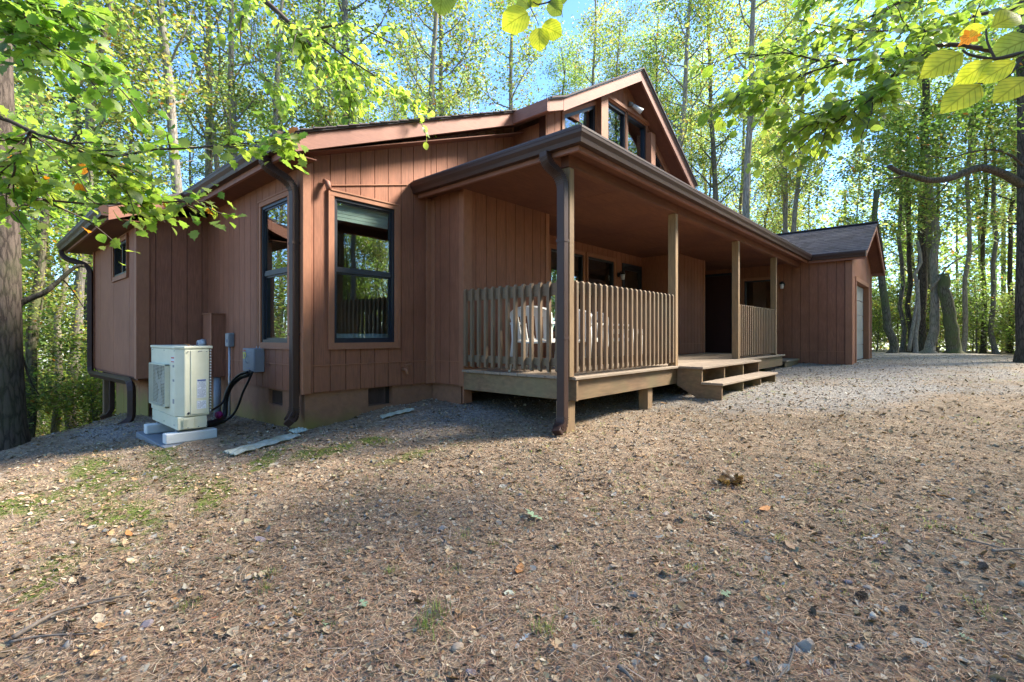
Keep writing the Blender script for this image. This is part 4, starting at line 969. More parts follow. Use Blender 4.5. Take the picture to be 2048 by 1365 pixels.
# ------------------------------------------------------------------ porch furniture: white plastic armchairs
def make_chair():
    root = empty('plastic_armchair', (0, 0, 0)); b = MB(); n = 14
    # seat shell
    vs_, fs_ = [], []
    for i in range(9):
        for j in range(9):
            x = -.23 + .46 * i / 8; y = -.22 + .44 * j / 8
            vs_.append((x * (1 + .06 * (j < 2)), y, .42 - .02 * math.sin(math.pi * i / 8) - (.03 * ((j / 8) ** 2) if j < 8 else .03) + (-.012 if j == 0 else 0)))
    for i in range(8):
        for j in range(8): a = i * 9 + j; fs_.append((a, a + 9, a + 10, a + 1))
    s = MB().add(vs_, fs_).build('seat', M['plastic'], root, True); md = s.modifiers.new('t', 'SOLIDIFY'); md.thickness = .02; md.offset = -1
    MB().box(-.235, .235, -.235, -.22, .365, .415).box(-.24, -.225, -.22, .2, .365, .41).box(.225, .24, -.22, .2, .365, .41).build('seat_apron', M['plastic'], root)
    # curved back: slats plus top hoop
    def bp(u, v): # u -1..1, v 0..1
        return Vector((u * (.22 + .03 * v), .20 + .09 * v - .05 * u * u, .40 + .33 * v))
    for k in range(5):
        u = -.8 + 1.6 * k / 4; q = MB(); P = [bp(u, v / 6) for v in range(7)]
        q.tube(P, 1, rect=(.012, .028), up=(0, 1, 0)); q.build('back_slat', M['plastic'], root)
    hoop = [bp(-1, v / 5) for v in range(5)] + [Vector((.25 * math.cos(t), .30 - .05 * math.cos(t) ** 2, .71 + .07 * math.sin(t))) for t in [math.pi - math.pi * k / 10 for k in range(11)]] + [bp(1, 1 - v / 5) for v in range(1, 6)]
    MB().tube(hoop, 1, rect=(.02, .03), up=(0, 1, 0)).build('back_hoop', M['plastic'], root)
    MB().tube([Vector((.245 * math.cos(t), .298 - .05 * math.cos(t) ** 2, .685 + .055 * math.sin(t))) for t in [math.pi - math.pi * k / 10 for k in range(11)]], 1, rect=(.012, .045), up=(0, 1, 0)).build('back_top', M['plastic'], root)
    for s_ in (-1, 1):
        MB().tube([(s_ * .25, .26, .60), (s_ * .285, .1, .615), (s_ * .29, -.1, .61), (s_ * .28, -.20, .60)], 1, rect=(.012, .028), up=(0, 0, 1)).build('armrest', M['plastic'], root, world=False)
        MB().tube([(s_ * .28, -.20, .595), (s_ * .265, -.225, .40), (s_ * .285, -.26, .0)], [.024, .028, .018], 8).build('leg', M['plastic'], root, True, world=False)
        MB().tube([(s_ * .25, .24, .60), (s_ * .24, .22, .40), (s_ * .26, .30, .0)], [.022, .028, .018], 8).build('leg', M['plastic'], root, True, world=False)
    return root
def copy_tree(o, parent=None):
    c = o.copy(); COL.objects.link(c); c.parent = parent
    for ch_ in list(o.children): copy_tree(ch_, c)
    return c
chair = make_chair()
spots = [(4.90, 3.95, 1.85, 'white plastic armchair close behind the corner of the porch railing'), (5.85, 3.95, 1.75, 'white plastic armchair in the middle of the row behind the front railing'), (6.72, 4.0, 1.2, 'white plastic armchair at the far end of the row behind the front railing')]
for i, (x, y, a, lb) in enumerate(spots):
    o = chair if i == 0 else copy_tree(chair)
    o.location = (x, y, -.449); o.rotation_euler = (0, 0, a); tag(o, lb, 'chair', 'white plastic chairs on the porch')
# low white slatted table between
tb = empty('side_table', (7.4, 4.0, -.449)); tag(tb, 'low white plastic side table beyond the last porch armchair', 'table')
for k in range(5): bevel(MB().box(7.15, 7.6, 3.85 + k * .085, 3.92 + k * .085, .09, .11).build('slat', M['plastic'], tb), .003)
MB().box(7.17, 7.58, 3.85, 3.87, .03, .089).build('apron', M['plastic'], tb); MB().box(7.17, 7.58, 4.24, 4.26, .03, .089).build('apron', M['plastic'], tb)
for x in (7.19, 7.55):
    for y in (3.88, 4.22): MB().tube([(x, y, .089), (x, y, -.449)], .018, 8).build('leg', M['plastic'], tb, True)
# ------------------------------------------------------------------ trees
def nrm(a): return a / np.maximum(1e-9, np.linalg.norm(a, axis=-1, keepdims=True))
PAL = {
 'green':  np.array([(.085,.135,.045),(.11,.165,.055),(.135,.19,.06),(.16,.215,.065),(.07,.11,.04)]),
 'yellow': np.array([(.14,.205,.065),(.175,.23,.075),(.215,.25,.085),(.11,.17,.055),(.24,.24,.09),(.19,.155,.07)]),
 'blue':   np.array([(.09,.135,.07),(.115,.16,.08),(.14,.19,.09),(.17,.21,.115)]),
 'fresh':  np.array([(.12,.20,.045),(.15,.235,.05),(.18,.26,.055),(.10,.17,.04),(.21,.26,.065)]),
}
def leaf_cloud(C, size, pal, rng, flat=.55, jit=.25, warm=.015):
    """rhombic leaves centred at C; returns V, F, cols"""
    n = len(C); th = rng.random(n) * 2 * math.pi
    nz_ = nrm(np.stack([rng.normal(0, flat, n), rng.normal(0, flat, n), np.ones(n)], 1))
    u = nrm(np.cross(nz_, np.stack([np.cos(th), np.sin(th), np.zeros(n)], 1))); v = np.cross(nz_, u)
    s = size * (1 + rng.normal(0, .25, n))[:, None]; s = np.clip(s, size * .45, size * 1.8)
    P = np.stack([C - u * s * .5, C + v * s * .33 - u * s * .05, C + u * s * .55 - nz_ * s * .12, C - v * s * .33 - u * s * .05], 1)
    V = P.reshape(-1, 3); F = np.arange(n * 4).reshape(n, 4)
    p = PAL[pal]; c = p[rng.integers(0, len(p), n)] * (1 + rng.normal(0, jit, n))[:, None]
    w_ = rng.random(n) < warm; c[w_] = np.array([.26, .11, .03]) * (.7 + .6 * rng.random((w_.sum(), 1)))
    c = np.clip(c, .01, .4)
    return V, F, np.repeat(c, 4, axis=0)
class TreeGen:
    def __init__(s, seed): s.r = np.random.default_rng(seed); s.mb = MB(); s.tips = []
    def limb(s, p, d, ln, r0, lev, nseg=6, up=.25, wob=.22):
        r = s.r; pts = [Vector(p)]; d = Vector(d).normalized()
        for i in range(nseg):
            d = (d + Vector(r.normal(0, wob, 3)) * .6 + Vector((0, 0, up * .35))).normalized()
            pts.append(pts[-1] + d * (ln / nseg))
        s.mb.tube(pts, [max(.004, r0 * (1 - .8 * i / nseg)) for i in range(nseg + 1)], 7 if lev == 0 else 5 if lev == 1 else 4, cap=False)
        return pts
    def tree(s, H, r0, crown0, spread, nl, lean=(0, 0), leaves=9000, size=.12, pal='green', clump=.34, flat=.55, sub=4, up=.5, fork=False, jit=.25, warm=.015, stubs=0):
        r = s.r; n = 12; pts = []; x = y = 0
        for i in range(n + 1):
            t = i / n; x += r.normal(0, .10) * H / 18; y += r.normal(0, .10) * H / 18
            pts.append(Vector((x + lean[0] * t * H, y + lean[1] * t * H, H * t)))
        rad = [r0 * (1.35 if i == 0 else 1.0) * (1 - .88 * (i / n)) + .01 for i in range(n + 1)]
        p0 = pts[0].lerp(pts[1], .12); P2 = [pts[0] - Vector((0, 0, .4)), pts[0], p0] + pts[1:]
        s.mb.tube(P2, [rad[0] * 1.25, rad[0] * 1.15, rad[0] * .8] + rad[1:], 10, cap=False)
        cl = []
        for k in range(nl):
            t = crown0 + (1 - crown0) * (k + r.random()) / nl * .97; f = t * n; i = min(n - 1, int(f)); p = pts[i].lerp(pts[i+1], f - i)
            a = k * 2.4 + r.normal(0, .5); ln = spread * (1 - .55 * ((t - crown0) / (1 - crown0)) ** 1.3) * (.65 + .6 * r.random())
            el = .25 + .9 * t * up
            L1 = s.limb(p, (math.cos(a), math.sin(a), el), ln, max(.015, rad[i] * .38), 1, 6, up)
            for q in L1[2:]: cl.append(q)
            for m in range(sub):
                j = 2 + int(r.random() * 4); a2 = a + r.normal(0, .9)
                L2 = s.limb(L1[j], (math.cos(a2), math.sin(a2), .3 + r.normal(0, .3)), ln * .42, .012, 2, 4, up)
                for q in L2[1:]: cl.append(q)
        for k in range(stubs):
            t = r.uniform(.08, crown0); f = t * n; i = int(f); p = pts[i].lerp(pts[i+1], f - i); a = r.uniform(0, 6.28)
            s.limb(p, (math.cos(a), math.sin(a), .3), r.uniform(.6, 2.0), .02, 2, 5, .1)
        cl = np.array([tuple(c) for c in cl]); idx_ = r.integers(0, len(cl), leaves)
        # clumps: not every node carries leaves alike
        wgt = np.clip(r.normal(1, .75, len(cl)), 0, 3); wgt /= wgt.sum(); idx_ = r.choice(len(cl), leaves, p=wgt)
        C = cl[idx_] + r.normal(0, clump, (leaves, 3)) * np.array([1, 1, .6])
        return leaf_cloud(C, size, pal, r, flat, jit, warm)
def make_variant(seed, barkm, **kw):
    g = TreeGen(seed); V, F_, c = g.tree(**kw)
    tm = g.mb.mesh('trunk', M[barkm], True); cm = np_mesh('crown', V, F_, M['leaf'], c)
    return tm, cm
VAR = {
 'tall_a': make_variant(1, 'bark_grey', H=19, r0=.17, crown0=.34, spread=2.9, nl=26, leaves=10500, size=.105, pal='green', stubs=6),
 'tall_b': make_variant(2, 'bark_pale', H=21, r0=.14, crown0=.36, spread=2.6, nl=26, leaves=10500, size=.105, pal='yellow', stubs=5),
 'tall_c': make_variant(3, 'bark_dark', H=18, r0=.20, crown0=.30, spread=3.1, nl=28, leaves=10500, size=.115, pal='blue', stubs=6),
 'tall_d': make_variant(4, 'bark_grey', H=16, r0=.11, crown0=.28, spread=2.2, nl=24, leaves=9500, size=.11, pal='yellow', clump=.3, stubs=4),
 'mid_a': make_variant(5, 'bark_grey', H=9, r0=.07, crown0=.18, spread=2.4, nl=18, leaves=8000, size=.11, pal='fresh', up=.2),
 'mid_b': make_variant(6, 'bark_mossy', H=7, r0=.055, crown0=.14, spread=2.2, nl=16, leaves=7000, size=.11, pal='yellow', up=.2),
 'low_a': make_variant(7, 'bark_grey', H=3.6, r0=.03, crown0=.06, spread=1.5, nl=14, leaves=5200, size=.09, pal='green', up=.3),
 'low_b': make_variant(8, 'bark_grey', H=2.6, r0=.025, crown0=.05, spread=1.4, nl=12, leaves=4200, size=.085, pal='yellow', up=.3),
}
def place_tree(kind, x, y, name, label, group=None, s=1.0, rz=None, z=None, tilt=(0, 0), cat='tree'):
    tm, cm = VAR[kind]; z = gz(x, y) - .02 if z is None else z
    e = empty(name, (x, y, z)); e.rotation_euler = (tilt[0], tilt[1], random.uniform(0, 6.28) if rz is None else rz); e.scale = (s, s, s * random.uniform(.92, 1.08))
    for n_, me in (('trunk', tm), ('crown', cm)): link(n_, me, e)
    return tag(e, label, cat, group)
def polar(ang_deg, d):
    """position by bearing to the right of the view axis and distance"""
    a = YAW - R(ang_deg); return d * math.cos(a), d * math.sin(a)
def clear(x, y):
    if 0.9 < x < 20.5 and 1.0 < y < 14.5: return False       # house
    return True
used = []
def free(x, y, r): return all((x - a) ** 2 + (y - b) ** 2 > r * r for a, b in used)
rr = random.Random(11)
def forest(n, angs, ds, kinds, name, label, group, smin=.85, smax=1.15, sep=1.6, cat='tree', thin=None):
    k = 0; tries = 0
    while k < n and tries < n * 60:
        tries += 1; a = rr.uniform(*angs); d = math.sqrt(rr.uniform(ds[0] ** 2, ds[1] ** 2)); x, y = polar(a, d)
        if not clear(x, y) or not free(x, y, sep) or (thin and not thin(x, y, a, d)): continue
        used.append((x, y)); kd = rr.choice(kinds)
        random.seed(k * 7 + 3)
        place_tree(kd, x, y, name, label[kd] if isinstance(label, dict) else label, group, rr.uniform(smin, smax), rr.uniform(0, 6.28), tilt=(rr.gauss(0, .03), rr.gauss(0, .03)), cat=cat); k += 1
KL = {'tall_a': 'tall grey-trunked tree with a mid green crown', 'tall_b': 'tall pale-barked tree with a thin yellow-green crown', 'tall_c': 'tall dark-barked tree with a dull bluish crown', 'tall_d': 'slim tree with a light yellowish crown',
      'mid_a': 'small fresh green understorey tree', 'mid_b': 'small mossy-stemmed tree with yellowing leaves', 'low_a': 'low leafy green sapling', 'low_b': 'low yellow-green shrub'}
def zone(a, d):
    t = a
    for lim, z in ((-60, 'out beyond the bump-out side'), (-47, 'behind the big rough trunk'), (-40, 'in the gap between big trunk and cabin'), (-32, 'above the bump-out roof'), (-23, 'behind the drooping maple branch'), (-14, 'above the eave'), (-6, 'over the low gable rake'),
                   (2, 'where the low rake meets the prow gable'), (9, 'above the prow gable side'), (15, 'behind the gable peak'), (21, 'beside the falling gable rake'), (26, 'above the middle of the porch roof'), (31, 'above the garage ridge'), (36, 'just past the garage eave'),
                   (40, 'behind the thick leaning trunk'), (44, 'behind the slim dark trunks'), (49, 'behind the crooked bare limb'), (80, 'on the sunny side of the clearing')):
        if t < lim: return z
    return 'on the near side of the clearing'
class LabD(dict):
    pass
def forest(n, angs, ds, kinds, name, group, smin=.85, smax=1.15, sep=1.6, cat='tree'):
    k = 0; tries = 0
    while k < n and tries < n * 80:
        tries += 1; a = rr.uniform(*angs); d = math.sqrt(rr.uniform(ds[0] ** 2, ds[1] ** 2)); x, y = polar(a, d)
        if not clear(x, y) or not free(x, y, sep): continue
        used.append((x, y)); kd = rr.choice(kinds); random.seed(k * 7 + 3)
        aa = (a + 180) % 360 - 180; far = 'far ' if d > 33 and len((KL[kd] + zone(aa, d)).split()) < 14 else ''
        place_tree(kd, x, y, name, far + KL[kd] + ' ' + zone(aa, d), group, rr.uniform(smin, smax), rr.uniform(0, 6.28), tilt=(rr.gauss(0, .03), rr.gauss(0, .03)), cat=cat); k += 1
WG, UG, SG = 'woodland trees around the cabin', 'understorey trees around the cabin', 'saplings on the woodland floor'
WT, UT = 'woodland_tree', 'understorey_tree'
forest(12, (-42, 26), (17, 23), ['tall_a', 'tall_b', 'tall_d', 'tall_b'], WT, WG, 1.05, 1.25, 2.6)
forest(20, (-42, 8), (19, 34), ['tall_a', 'tall_b', 'tall_d', 'tall_b'], WT, WG, .8, 1.05, 2.2)
forest(18, (8, 30), (22, 38), ['tall_a', 'tall_b', 'tall_c', 'tall_d'], WT, WG, .8, 1.1, 2.2)
forest(5, (50, 60), (22, 34), ['tall_c', 'tall_a'], WT, WG, .95, 1.15, 2.2)  # mostly out-of-view trees, added to darken the gable reflections and shade the drive
forest(11, (24, 50), (27, 44), ['tall_a', 'tall_b', 'tall_c', 'tall_d'], WT, WG, .8, 1.1, 2.2)
forest(9, (-56, -40), (17, 34), ['tall_a', 'tall_b', 'tall_d'], WT, WG, .75, 1.0, 2.4)
forest(11, (14, 54), (29, 42), ['mid_a', 'mid_b', 'mid_a'], UT, UG, .7, 1.1, 1.8)
forest(14, (-58, -38), (14, 28), ['mid_b', 'mid_b', 'mid_a'], UT, UG, .7, 1.1, 1.7)
forest(16, (-34, 14), (21, 34), ['mid_a', 'mid_b'], UT, UG, .9, 1.3, 1.8)
forest(26, (34, 53), (31, 42), ['low_a', 'low_b'], 'sapling', SG, .7, 1.3, 1.2, 'sapling')
forest(15, (-60, -40), (14, 24), ['low_b', 'low_b', 'low_a'], 'sapling', SG, .6, 1.2, 1.1, 'sapling')
# the near side of the clearing: what the windows mirror
forest(26, (100, 262), (17, 30), ['tall_a', 'tall_c', 'tall_d'], WT, WG, .7, .95, 2.6)
forest(20, (90, 210), (15, 24), ['mid_a', 'mid_b', 'mid_a'], UT, UG, .8, 1.2, 1.6)
forest(14, (100, 262), (14, 24), ['mid_a', 'mid_b'], UT, UG, .8, 1.2, 2.0)
forest(14, (84, 128), (17, 27), ['mid_a', 'mid_b'], UT, UG, .9, 1.3, 1.5)
forest(5, (92, 120), (15, 22), ['tall_a', 'tall_c'], WT, WG, .8, 1.0, 2.0)
forest(14, (84, 130), (15, 24), ['low_a', 'low_b'], 'sapling', SG, .9, 1.5, 1.0, 'sapling')
# towards the sun: unseen stand, added so that its crowns shade the clearing
for i, (x, y, kd, s) in enumerate(((4.6, -6.0, 'tall_b', 1.0), (7.2, -5.4, 'tall_a', 1.0), (10.4, -6.6, 'tall_d', 1.1), (7.8, -9.2, 'tall_a', 1.1), (2.0, -7.6, 'tall_a', 1.0),
        (13.6, -8.6, 'tall_a', 1.05), (17.0, -8.0, 'tall_b', 1.0), (20.8, -9.5, 'tall_c', 1.05), (4.4, -11, 'tall_c', 1.1))):
    used.append((x, y)); random.seed(i); place_tree(kd, x, y, WT, {'tall_c': 'dark-barked', 'tall_a': 'grey-barked', 'tall_b': 'pale-barked', 'tall_d': 'slim'}[kd] + ' unseen tree added on the sunny side to shade the clearing', 'unseen stand added on the sunny side for shade', s, i * 1.3)

# far woods: a mass of foliage and stems beyond what can be told apart
fr = np.random.default_rng(5); nF = 260000
ang = R(1) * fr.uniform(-180, 180, nF); dd = np.sqrt(fr.uniform(40 ** 2, 62 ** 2, nF)); a_ = YAW - ang
X_, Y_ = dd * np.cos(a_), dd * np.sin(a_); gzz = gh(X_, Y_)
hgt = 9 + 6 * vn(X_, Y_, .16, 2) - 4 * (np.degrees(ang) < 8)
Z_ = gzz + fr.random(nF) ** 1.1 * hgt
cl_ = vn(X_ + Z_, Y_ - Z_, .5, 1) + .5 * vn(X_, Z_ + Y_, 1.1, 3); keep = cl_ > .52; C_ = np.stack([X_, Y_, Z_], 1)[keep]
V1, F1, c1 = leaf_cloud(C_, .30, 'yellow', fr, .8, .3); V2, F2, c2 = leaf_cloud(C_[::2] + .2, .30, 'green', fr, .8, .3)
fw = link('far_woods', np_mesh('far_woods', np.concatenate([V1, V2]), np.concatenate([F1, F2 + len(V1)]), M['leaf'], np.concatenate([c1, c2]))); tag(fw, kind='stuff')
ft = MB()
for i in range(260):
    a = YAW - R(random.uniform(-180, 180)); d = random.uniform(38, 58); x, y = d * math.cos(a), d * math.sin(a); z = gz(x, y); r = random.uniform(.08, .2)
    ft.tube([(x, y, z - .3), (x + random.gauss(0, .3), y, z + 5), (x + random.gauss(0, .5), y, z + 12)], [r, r * .8, r * .5], 6, cap=False)
tag(ft.build('far_trunks', M['bark_grey'], None, True), kind='stuff')

# ------------------------------------------------------------------ particular trees seen at the woodland edge
def special(name, label, px_base, py_base, d, px_top, py_top, r0, r1, barkm, cat='tree', crown=None, wig=.05, limbs=(), flare=1.5, mid=None, seed=0):
    """trunk from its foot to a point of the photo, at distance d"""
    rg = random.Random(seed); b = at(px_base, py_base, d); b.z = gp(b.x, b.y); t = at(px_top, py_top, d)
    e = empty(name, b); mb = MB(); n = 10
    md_ = at(*mid, d) if mid else None
    pts = []
    for i in range(n + 1):
        k = i / n
        p = b.lerp(t, k) if md_ is None else (b * (1-k)**2 + (md_ * 2 - (b + t) * .5) * 2 * k * (1-k) + t * k * k)
        pts.append(p + Vector((rg.gauss(0, wig), rg.gauss(0, wig), 0)) * (0 if i == 0 else 1))
    P = [b - Vector((0, 0, .35)), b, b.lerp(pts[1], .25)] + pts[1:]
    mb.tube(P, [r0 * flare * 1.1, r0 * flare, r0 * 1.05] + [r0 + (r1 - r0) * i / n for i in range(1, n + 1)], 14, cap=True)
    mb.build('trunk', M[barkm], e, True)
    for pl, ra, rb in limbs:
        Q = [at(*q) for q in pl]; lm = MB().tube(smooth(Q), np.linspace(ra, rb, len(smooth(Q))), 8); lm.build('limb', M[barkm], e, True)
    if crown:
        V, F_, c = crown; link('crown', np_mesh('crown', V, F_, M['leaf'], c), e, True)
    return tag(e, label, cat)
def smooth(P, k=4):
    P = [Vector(p) for p in P]; r = []
    for i in range(len(P) - 1):
        p0, p1, p2, p3 = P[max(0, i-1)], P[i], P[i+1], P[min(len(P)-1, i+2)]
        for j in range(k):
            t = j / k; r.append(.5 * ((2*p1) + (p2-p0)*t + (2*p0-5*p1+4*p2-p3)*t*t + (3*p1-p0-3*p2+p3)*t**3))
    return r + [P[-1]]
def smooth_xyz(L_):
    r = []
    for a, b in zip(L_, L_[1:]):
        for k in range(5): r.append(tuple(a[j] + (b[j] - a[j]) * k / 5 for j in range(3)))
    return r + [L_[-1]]
def crown_at(px, py, d, rx, rz_, n, size, pal, seed):
    g = np.random.default_rng(seed); c = at(px, py, d); k = 40
    cc = np.array(c) + g.normal(0, 1, (k, 3)) * np.array([rx, rx, rz_]); C = cc[g.integers(0, k, n)] + g.normal(0, .3, (n, 3))
    return leaf_cloud(C, size, pal, g, .6)
special('leaning_tree', 'thick dark trunk with lichen, broken at the top, leaning at the woodland edge', 1908, 703, 21, 1887, 548, .265, .20, 'bark_mossy', 'tree', wig=.03, seed=1)
special('pale_tree', 'pale smooth trunk with a flared foot beside a dark reddish trunk', 1858, 704, 21.5, 1855, 300, .20, .10, 'bark_pale', crown=crown_at(1850, 280, 21.5, 2, 2.2, 6000, .13, 'green', 1), mid=(1868, 560), flare=1.9, seed=2)
special('dark_tree', 'tall straight dark reddish trunk between two pale ones', 1843, 702, 23, 1850, 60, .20, .13, 'bark_dark', crown=crown_at(1850, 180, 23, 2.2, 2.5, 6000, .13, 'green', 2), seed=3)
special('forked_tree', 'pale two-stemmed tree whose bare stems join knee-high', 1832, 703, 20.8, 1838, 480, .085, .06, 'bark_pale', limbs=(([(1818, 703, 20.8), (1828, 640, 20.8), (1834, 600, 20.8), (1836, 560, 20.8)], .07, .05),), seed=4, crown=crown_at(1825, 420, 21, 1.3, 1.3, 3500, .12, 'yellow', 3))
special('mossy_tree', 'mossy grey trunk curving up just past the garage eave', 1786, 706, 20.5, 1752, 380, .17, .10, 'bark_mossy', mid=(1768, 600), seed=5, crown=crown_at(1760, 330, 20.5, 1.8, 1.8, 5000, .12, 'yellow', 4))
special('slender_grey_tree', 'slender grey trunk with pale bark right beside the thick leaning trunk', 1925, 700, 22, 1938, 200, .11, .07, 'bark_pale', mid=(1935, 560), seed=6, crown=crown_at(1935, 200, 22, 1.5, 1.5, 3500, .12, 'green', 5), limbs=(([(1860, 580, 21.3), (1880, 555, 21), (1900, 530, 21), (1950, 500, 21), (1975, 480, 21)], .05, .02),))
for i, (px, tp, r, d, lb) in enumerate(((1804, 1800, .10, 24, 'thin dark trunk between the mossy trunk and the reddish one'), (1820, 1815, .11, 23.5, 'dark trunk standing just behind the forked pale stems'), (1872, 1872, .08, 24, 'dim grey trunk half hidden behind the pale flared one'),
        (1966, 1972, .10, 23, 'dark straight trunk in the gap past the slender grey one'), (1992, 1985, .10, 22, 'evenly slim dark trunk with small side twigs'), (2020, 2026, .11, 24, 'thin trunk with yellow leaves across it near the picture edge'))):
    special('edge_tree', lb, px, 702, d, tp, 250, r, r * .6, 'bark_dark' if i % 2 else 'bark_grey', seed=20 + i, crown=crown_at(tp, 240, d, 1.8, 2.0, 4500, .13, 'green' if i % 2 else 'yellow', 20 + i))
special('oak_tree', 'big dark trunk at the picture edge with one long crooked bare limb', 2052, 708, 12.5, 2044, -500, .17, .11, 'bark_dark', wig=.02, seed=9, crown=crown_at(2100, 120, 12.5, 1.2, 1.0, 2500, .12, 'fresh', 7),
        limbs=(([(2046, 372, 12.5), (2010, 350, 12.4), (1965, 336, 12.3), (1930, 345, 12.2), (1900, 357, 12.1), (1860, 361, 12.0), (1825, 352, 11.9), (1800, 345, 11.9), (1778, 333, 11.8)], .105, .05), ([(1812, 350, 11.9), (1790, 356, 11.8), (1772, 358, 11.8)], .03, .012),
               ([(2044, 330, 12.4), (2020, 310, 12.3), (1985, 300, 12.2), (1940, 305, 12.2), (1900, 316, 12.1), (1850, 312, 12.0)], .035, .01), ([(1900, 360, 12.1), (1880, 385, 12), (1860, 400, 11.9), (1810, 380, 11.9)], .02, .006)))
# side of the big trunk beside the bump-out
special('pine_tree', 'big rough-barked trunk standing close by with a curved low limb', 8, 888, 6.2, -34, -1100, .205, .09, 'bark_dark', wig=.012, seed=12, flare=1.25,
        limbs=(([(22, 640, 6.25), (38, 610, 6.3), (62, 597, 6.35), (90, 585, 6.4), (120, 560, 6.5), (150, 535, 6.6), (168, 532, 6.65)], .045, .018), ([(20, 680, 6.25), (40, 700, 6.4), (60, 760, 6.5), (78, 790, 6.6)], .018, .006), ([(120, 555, 6.5), (140, 575, 6.7), (170, 620, 7)], .012, .004)))
special('mossy_sapling_tree', 'mossy slim trunk between the big trunk and the cabin', 58, 838, 10.5, 92, 330, .105, .07, 'bark_mossy', mid=(66, 680), seed=13, crown=crown_at(95, 330, 10.5, 1.0, .9, 2500, .10, 'green', 9))
special('thin_tree', 'thin scarred trunk just clear of the cabin corner', 116, 838, 12, 138, 420, .085, .05, 'bark_pale', mid=(122, 640), seed=14, crown=crown_at(140, 420, 12, 1.0, .9, 2500, .10, 'fresh', 10))

for nm_, lb, bp_, d_, tp_, md2, lm_, sd_ in (
    ('bare_limbed_tree', 'pale many-limbed tree with few leaves spreading above the bump-out roof', 436, 19, (285, -80), (420, 250), (([(424, 300, 19), (355, 160, 19), (250, 30, 18.5)], .05, .015), ([(420, 270, 19), (440, 120, 19.5), (425, -30, 19.5)], .05, .02), ([(432, 320, 19), (480, 180, 19.5), (510, 40, 20)], .045, .012), ([(355, 160, 19), (300, 130, 18.5), (200, 110, 18)], .025, .008), ([(440, 120, 19.5), (490, 60, 20), (540, 20, 20)], .02, .006)), 40),
    ('forked_limb_tree', 'tree forking into thin grey limbs above the corner of the low gable', 556, 17, (580, -60), (550, 200), (([(556, 270, 17), (610, 205, 17), (690, 160, 17), (770, 135, 17)], .04, .01), ([(556, 240, 17), (600, 150, 17.3), (640, 30, 17.5)], .035, .012), ([(552, 220, 17), (520, 120, 17), (505, 0, 17)], .035, .012), ([(610, 205, 17), (640, 215, 16.8), (700, 205, 16.6)], .018, .006)), 41)):
    gg = np.random.default_rng(sd_); Vs, Fs, Cs, o_ = [], [], [], 0
    pts_ = np.array([tuple(at(*q)) for l_ in lm_ for q in smooth_xyz(l_[0])]); C = pts_[gg.integers(0, len(pts_), 4200)] + gg.normal(0, .42, (4200, 3))
    special(nm_, lb, bp_, 760, d_, tp_[0], tp_[1], .13, .04, 'bark_pale', limbs=lm_, mid=md2, seed=sd_, crown=leaf_cloud(C, .085, 'yellow', gg, .7))
# ------------------------------------------------------------------ leafy branches hanging near the camera
def leaf_shape(kind, rng):
    """unit leaf along +x from its base, returned as V, F; slightly folded and drooping"""
    if kind == 'oval': out = [(0, 0), (.12, .14), (.3, .29), (.5, .34), (.68, .30), (.84, .17), (1, 0)]
    elif kind == 'round': out = [(0, 0), (.06, .22), (.25, .42), (.5, .47), (.75, .40), (.9, .2), (1, 0)]
    else: out = [(0, 0), (.1, .10), (.12, .30), (.30, .26), (.40, .48), (.55, .30), (.72, .30), (.78, .10), (1, 0)]
    n = len(out); V = [(x, 0, .05 * math.sin(x * 3.1) - .12 * x * x) for x, y in out]
    V += [(x, y, .10 * y + .05 * math.sin(x * 3.1) - .12 * x * x) for x, y in out[1:-1]] + [(x, -y * .96, .10 * y + .05 * math.sin(x * 3.1) - .12 * x * x) for x, y in out[1:-1]]
    F_ = []; m = n - 2
    for i in range(n - 1):
        for s, off in ((1, n), (-1, n + m)):
            a, b = i, i + 1; c = off + i if i < m else None; d = off + i - 1 if i >= 1 else None
            q = [a, b] + ([c] if c is not None else []) + ([d] if d is not None else [])
            if len(q) >= 3: F_.append(tuple(q if s < 0 else q[::-1]))
    return V, F_
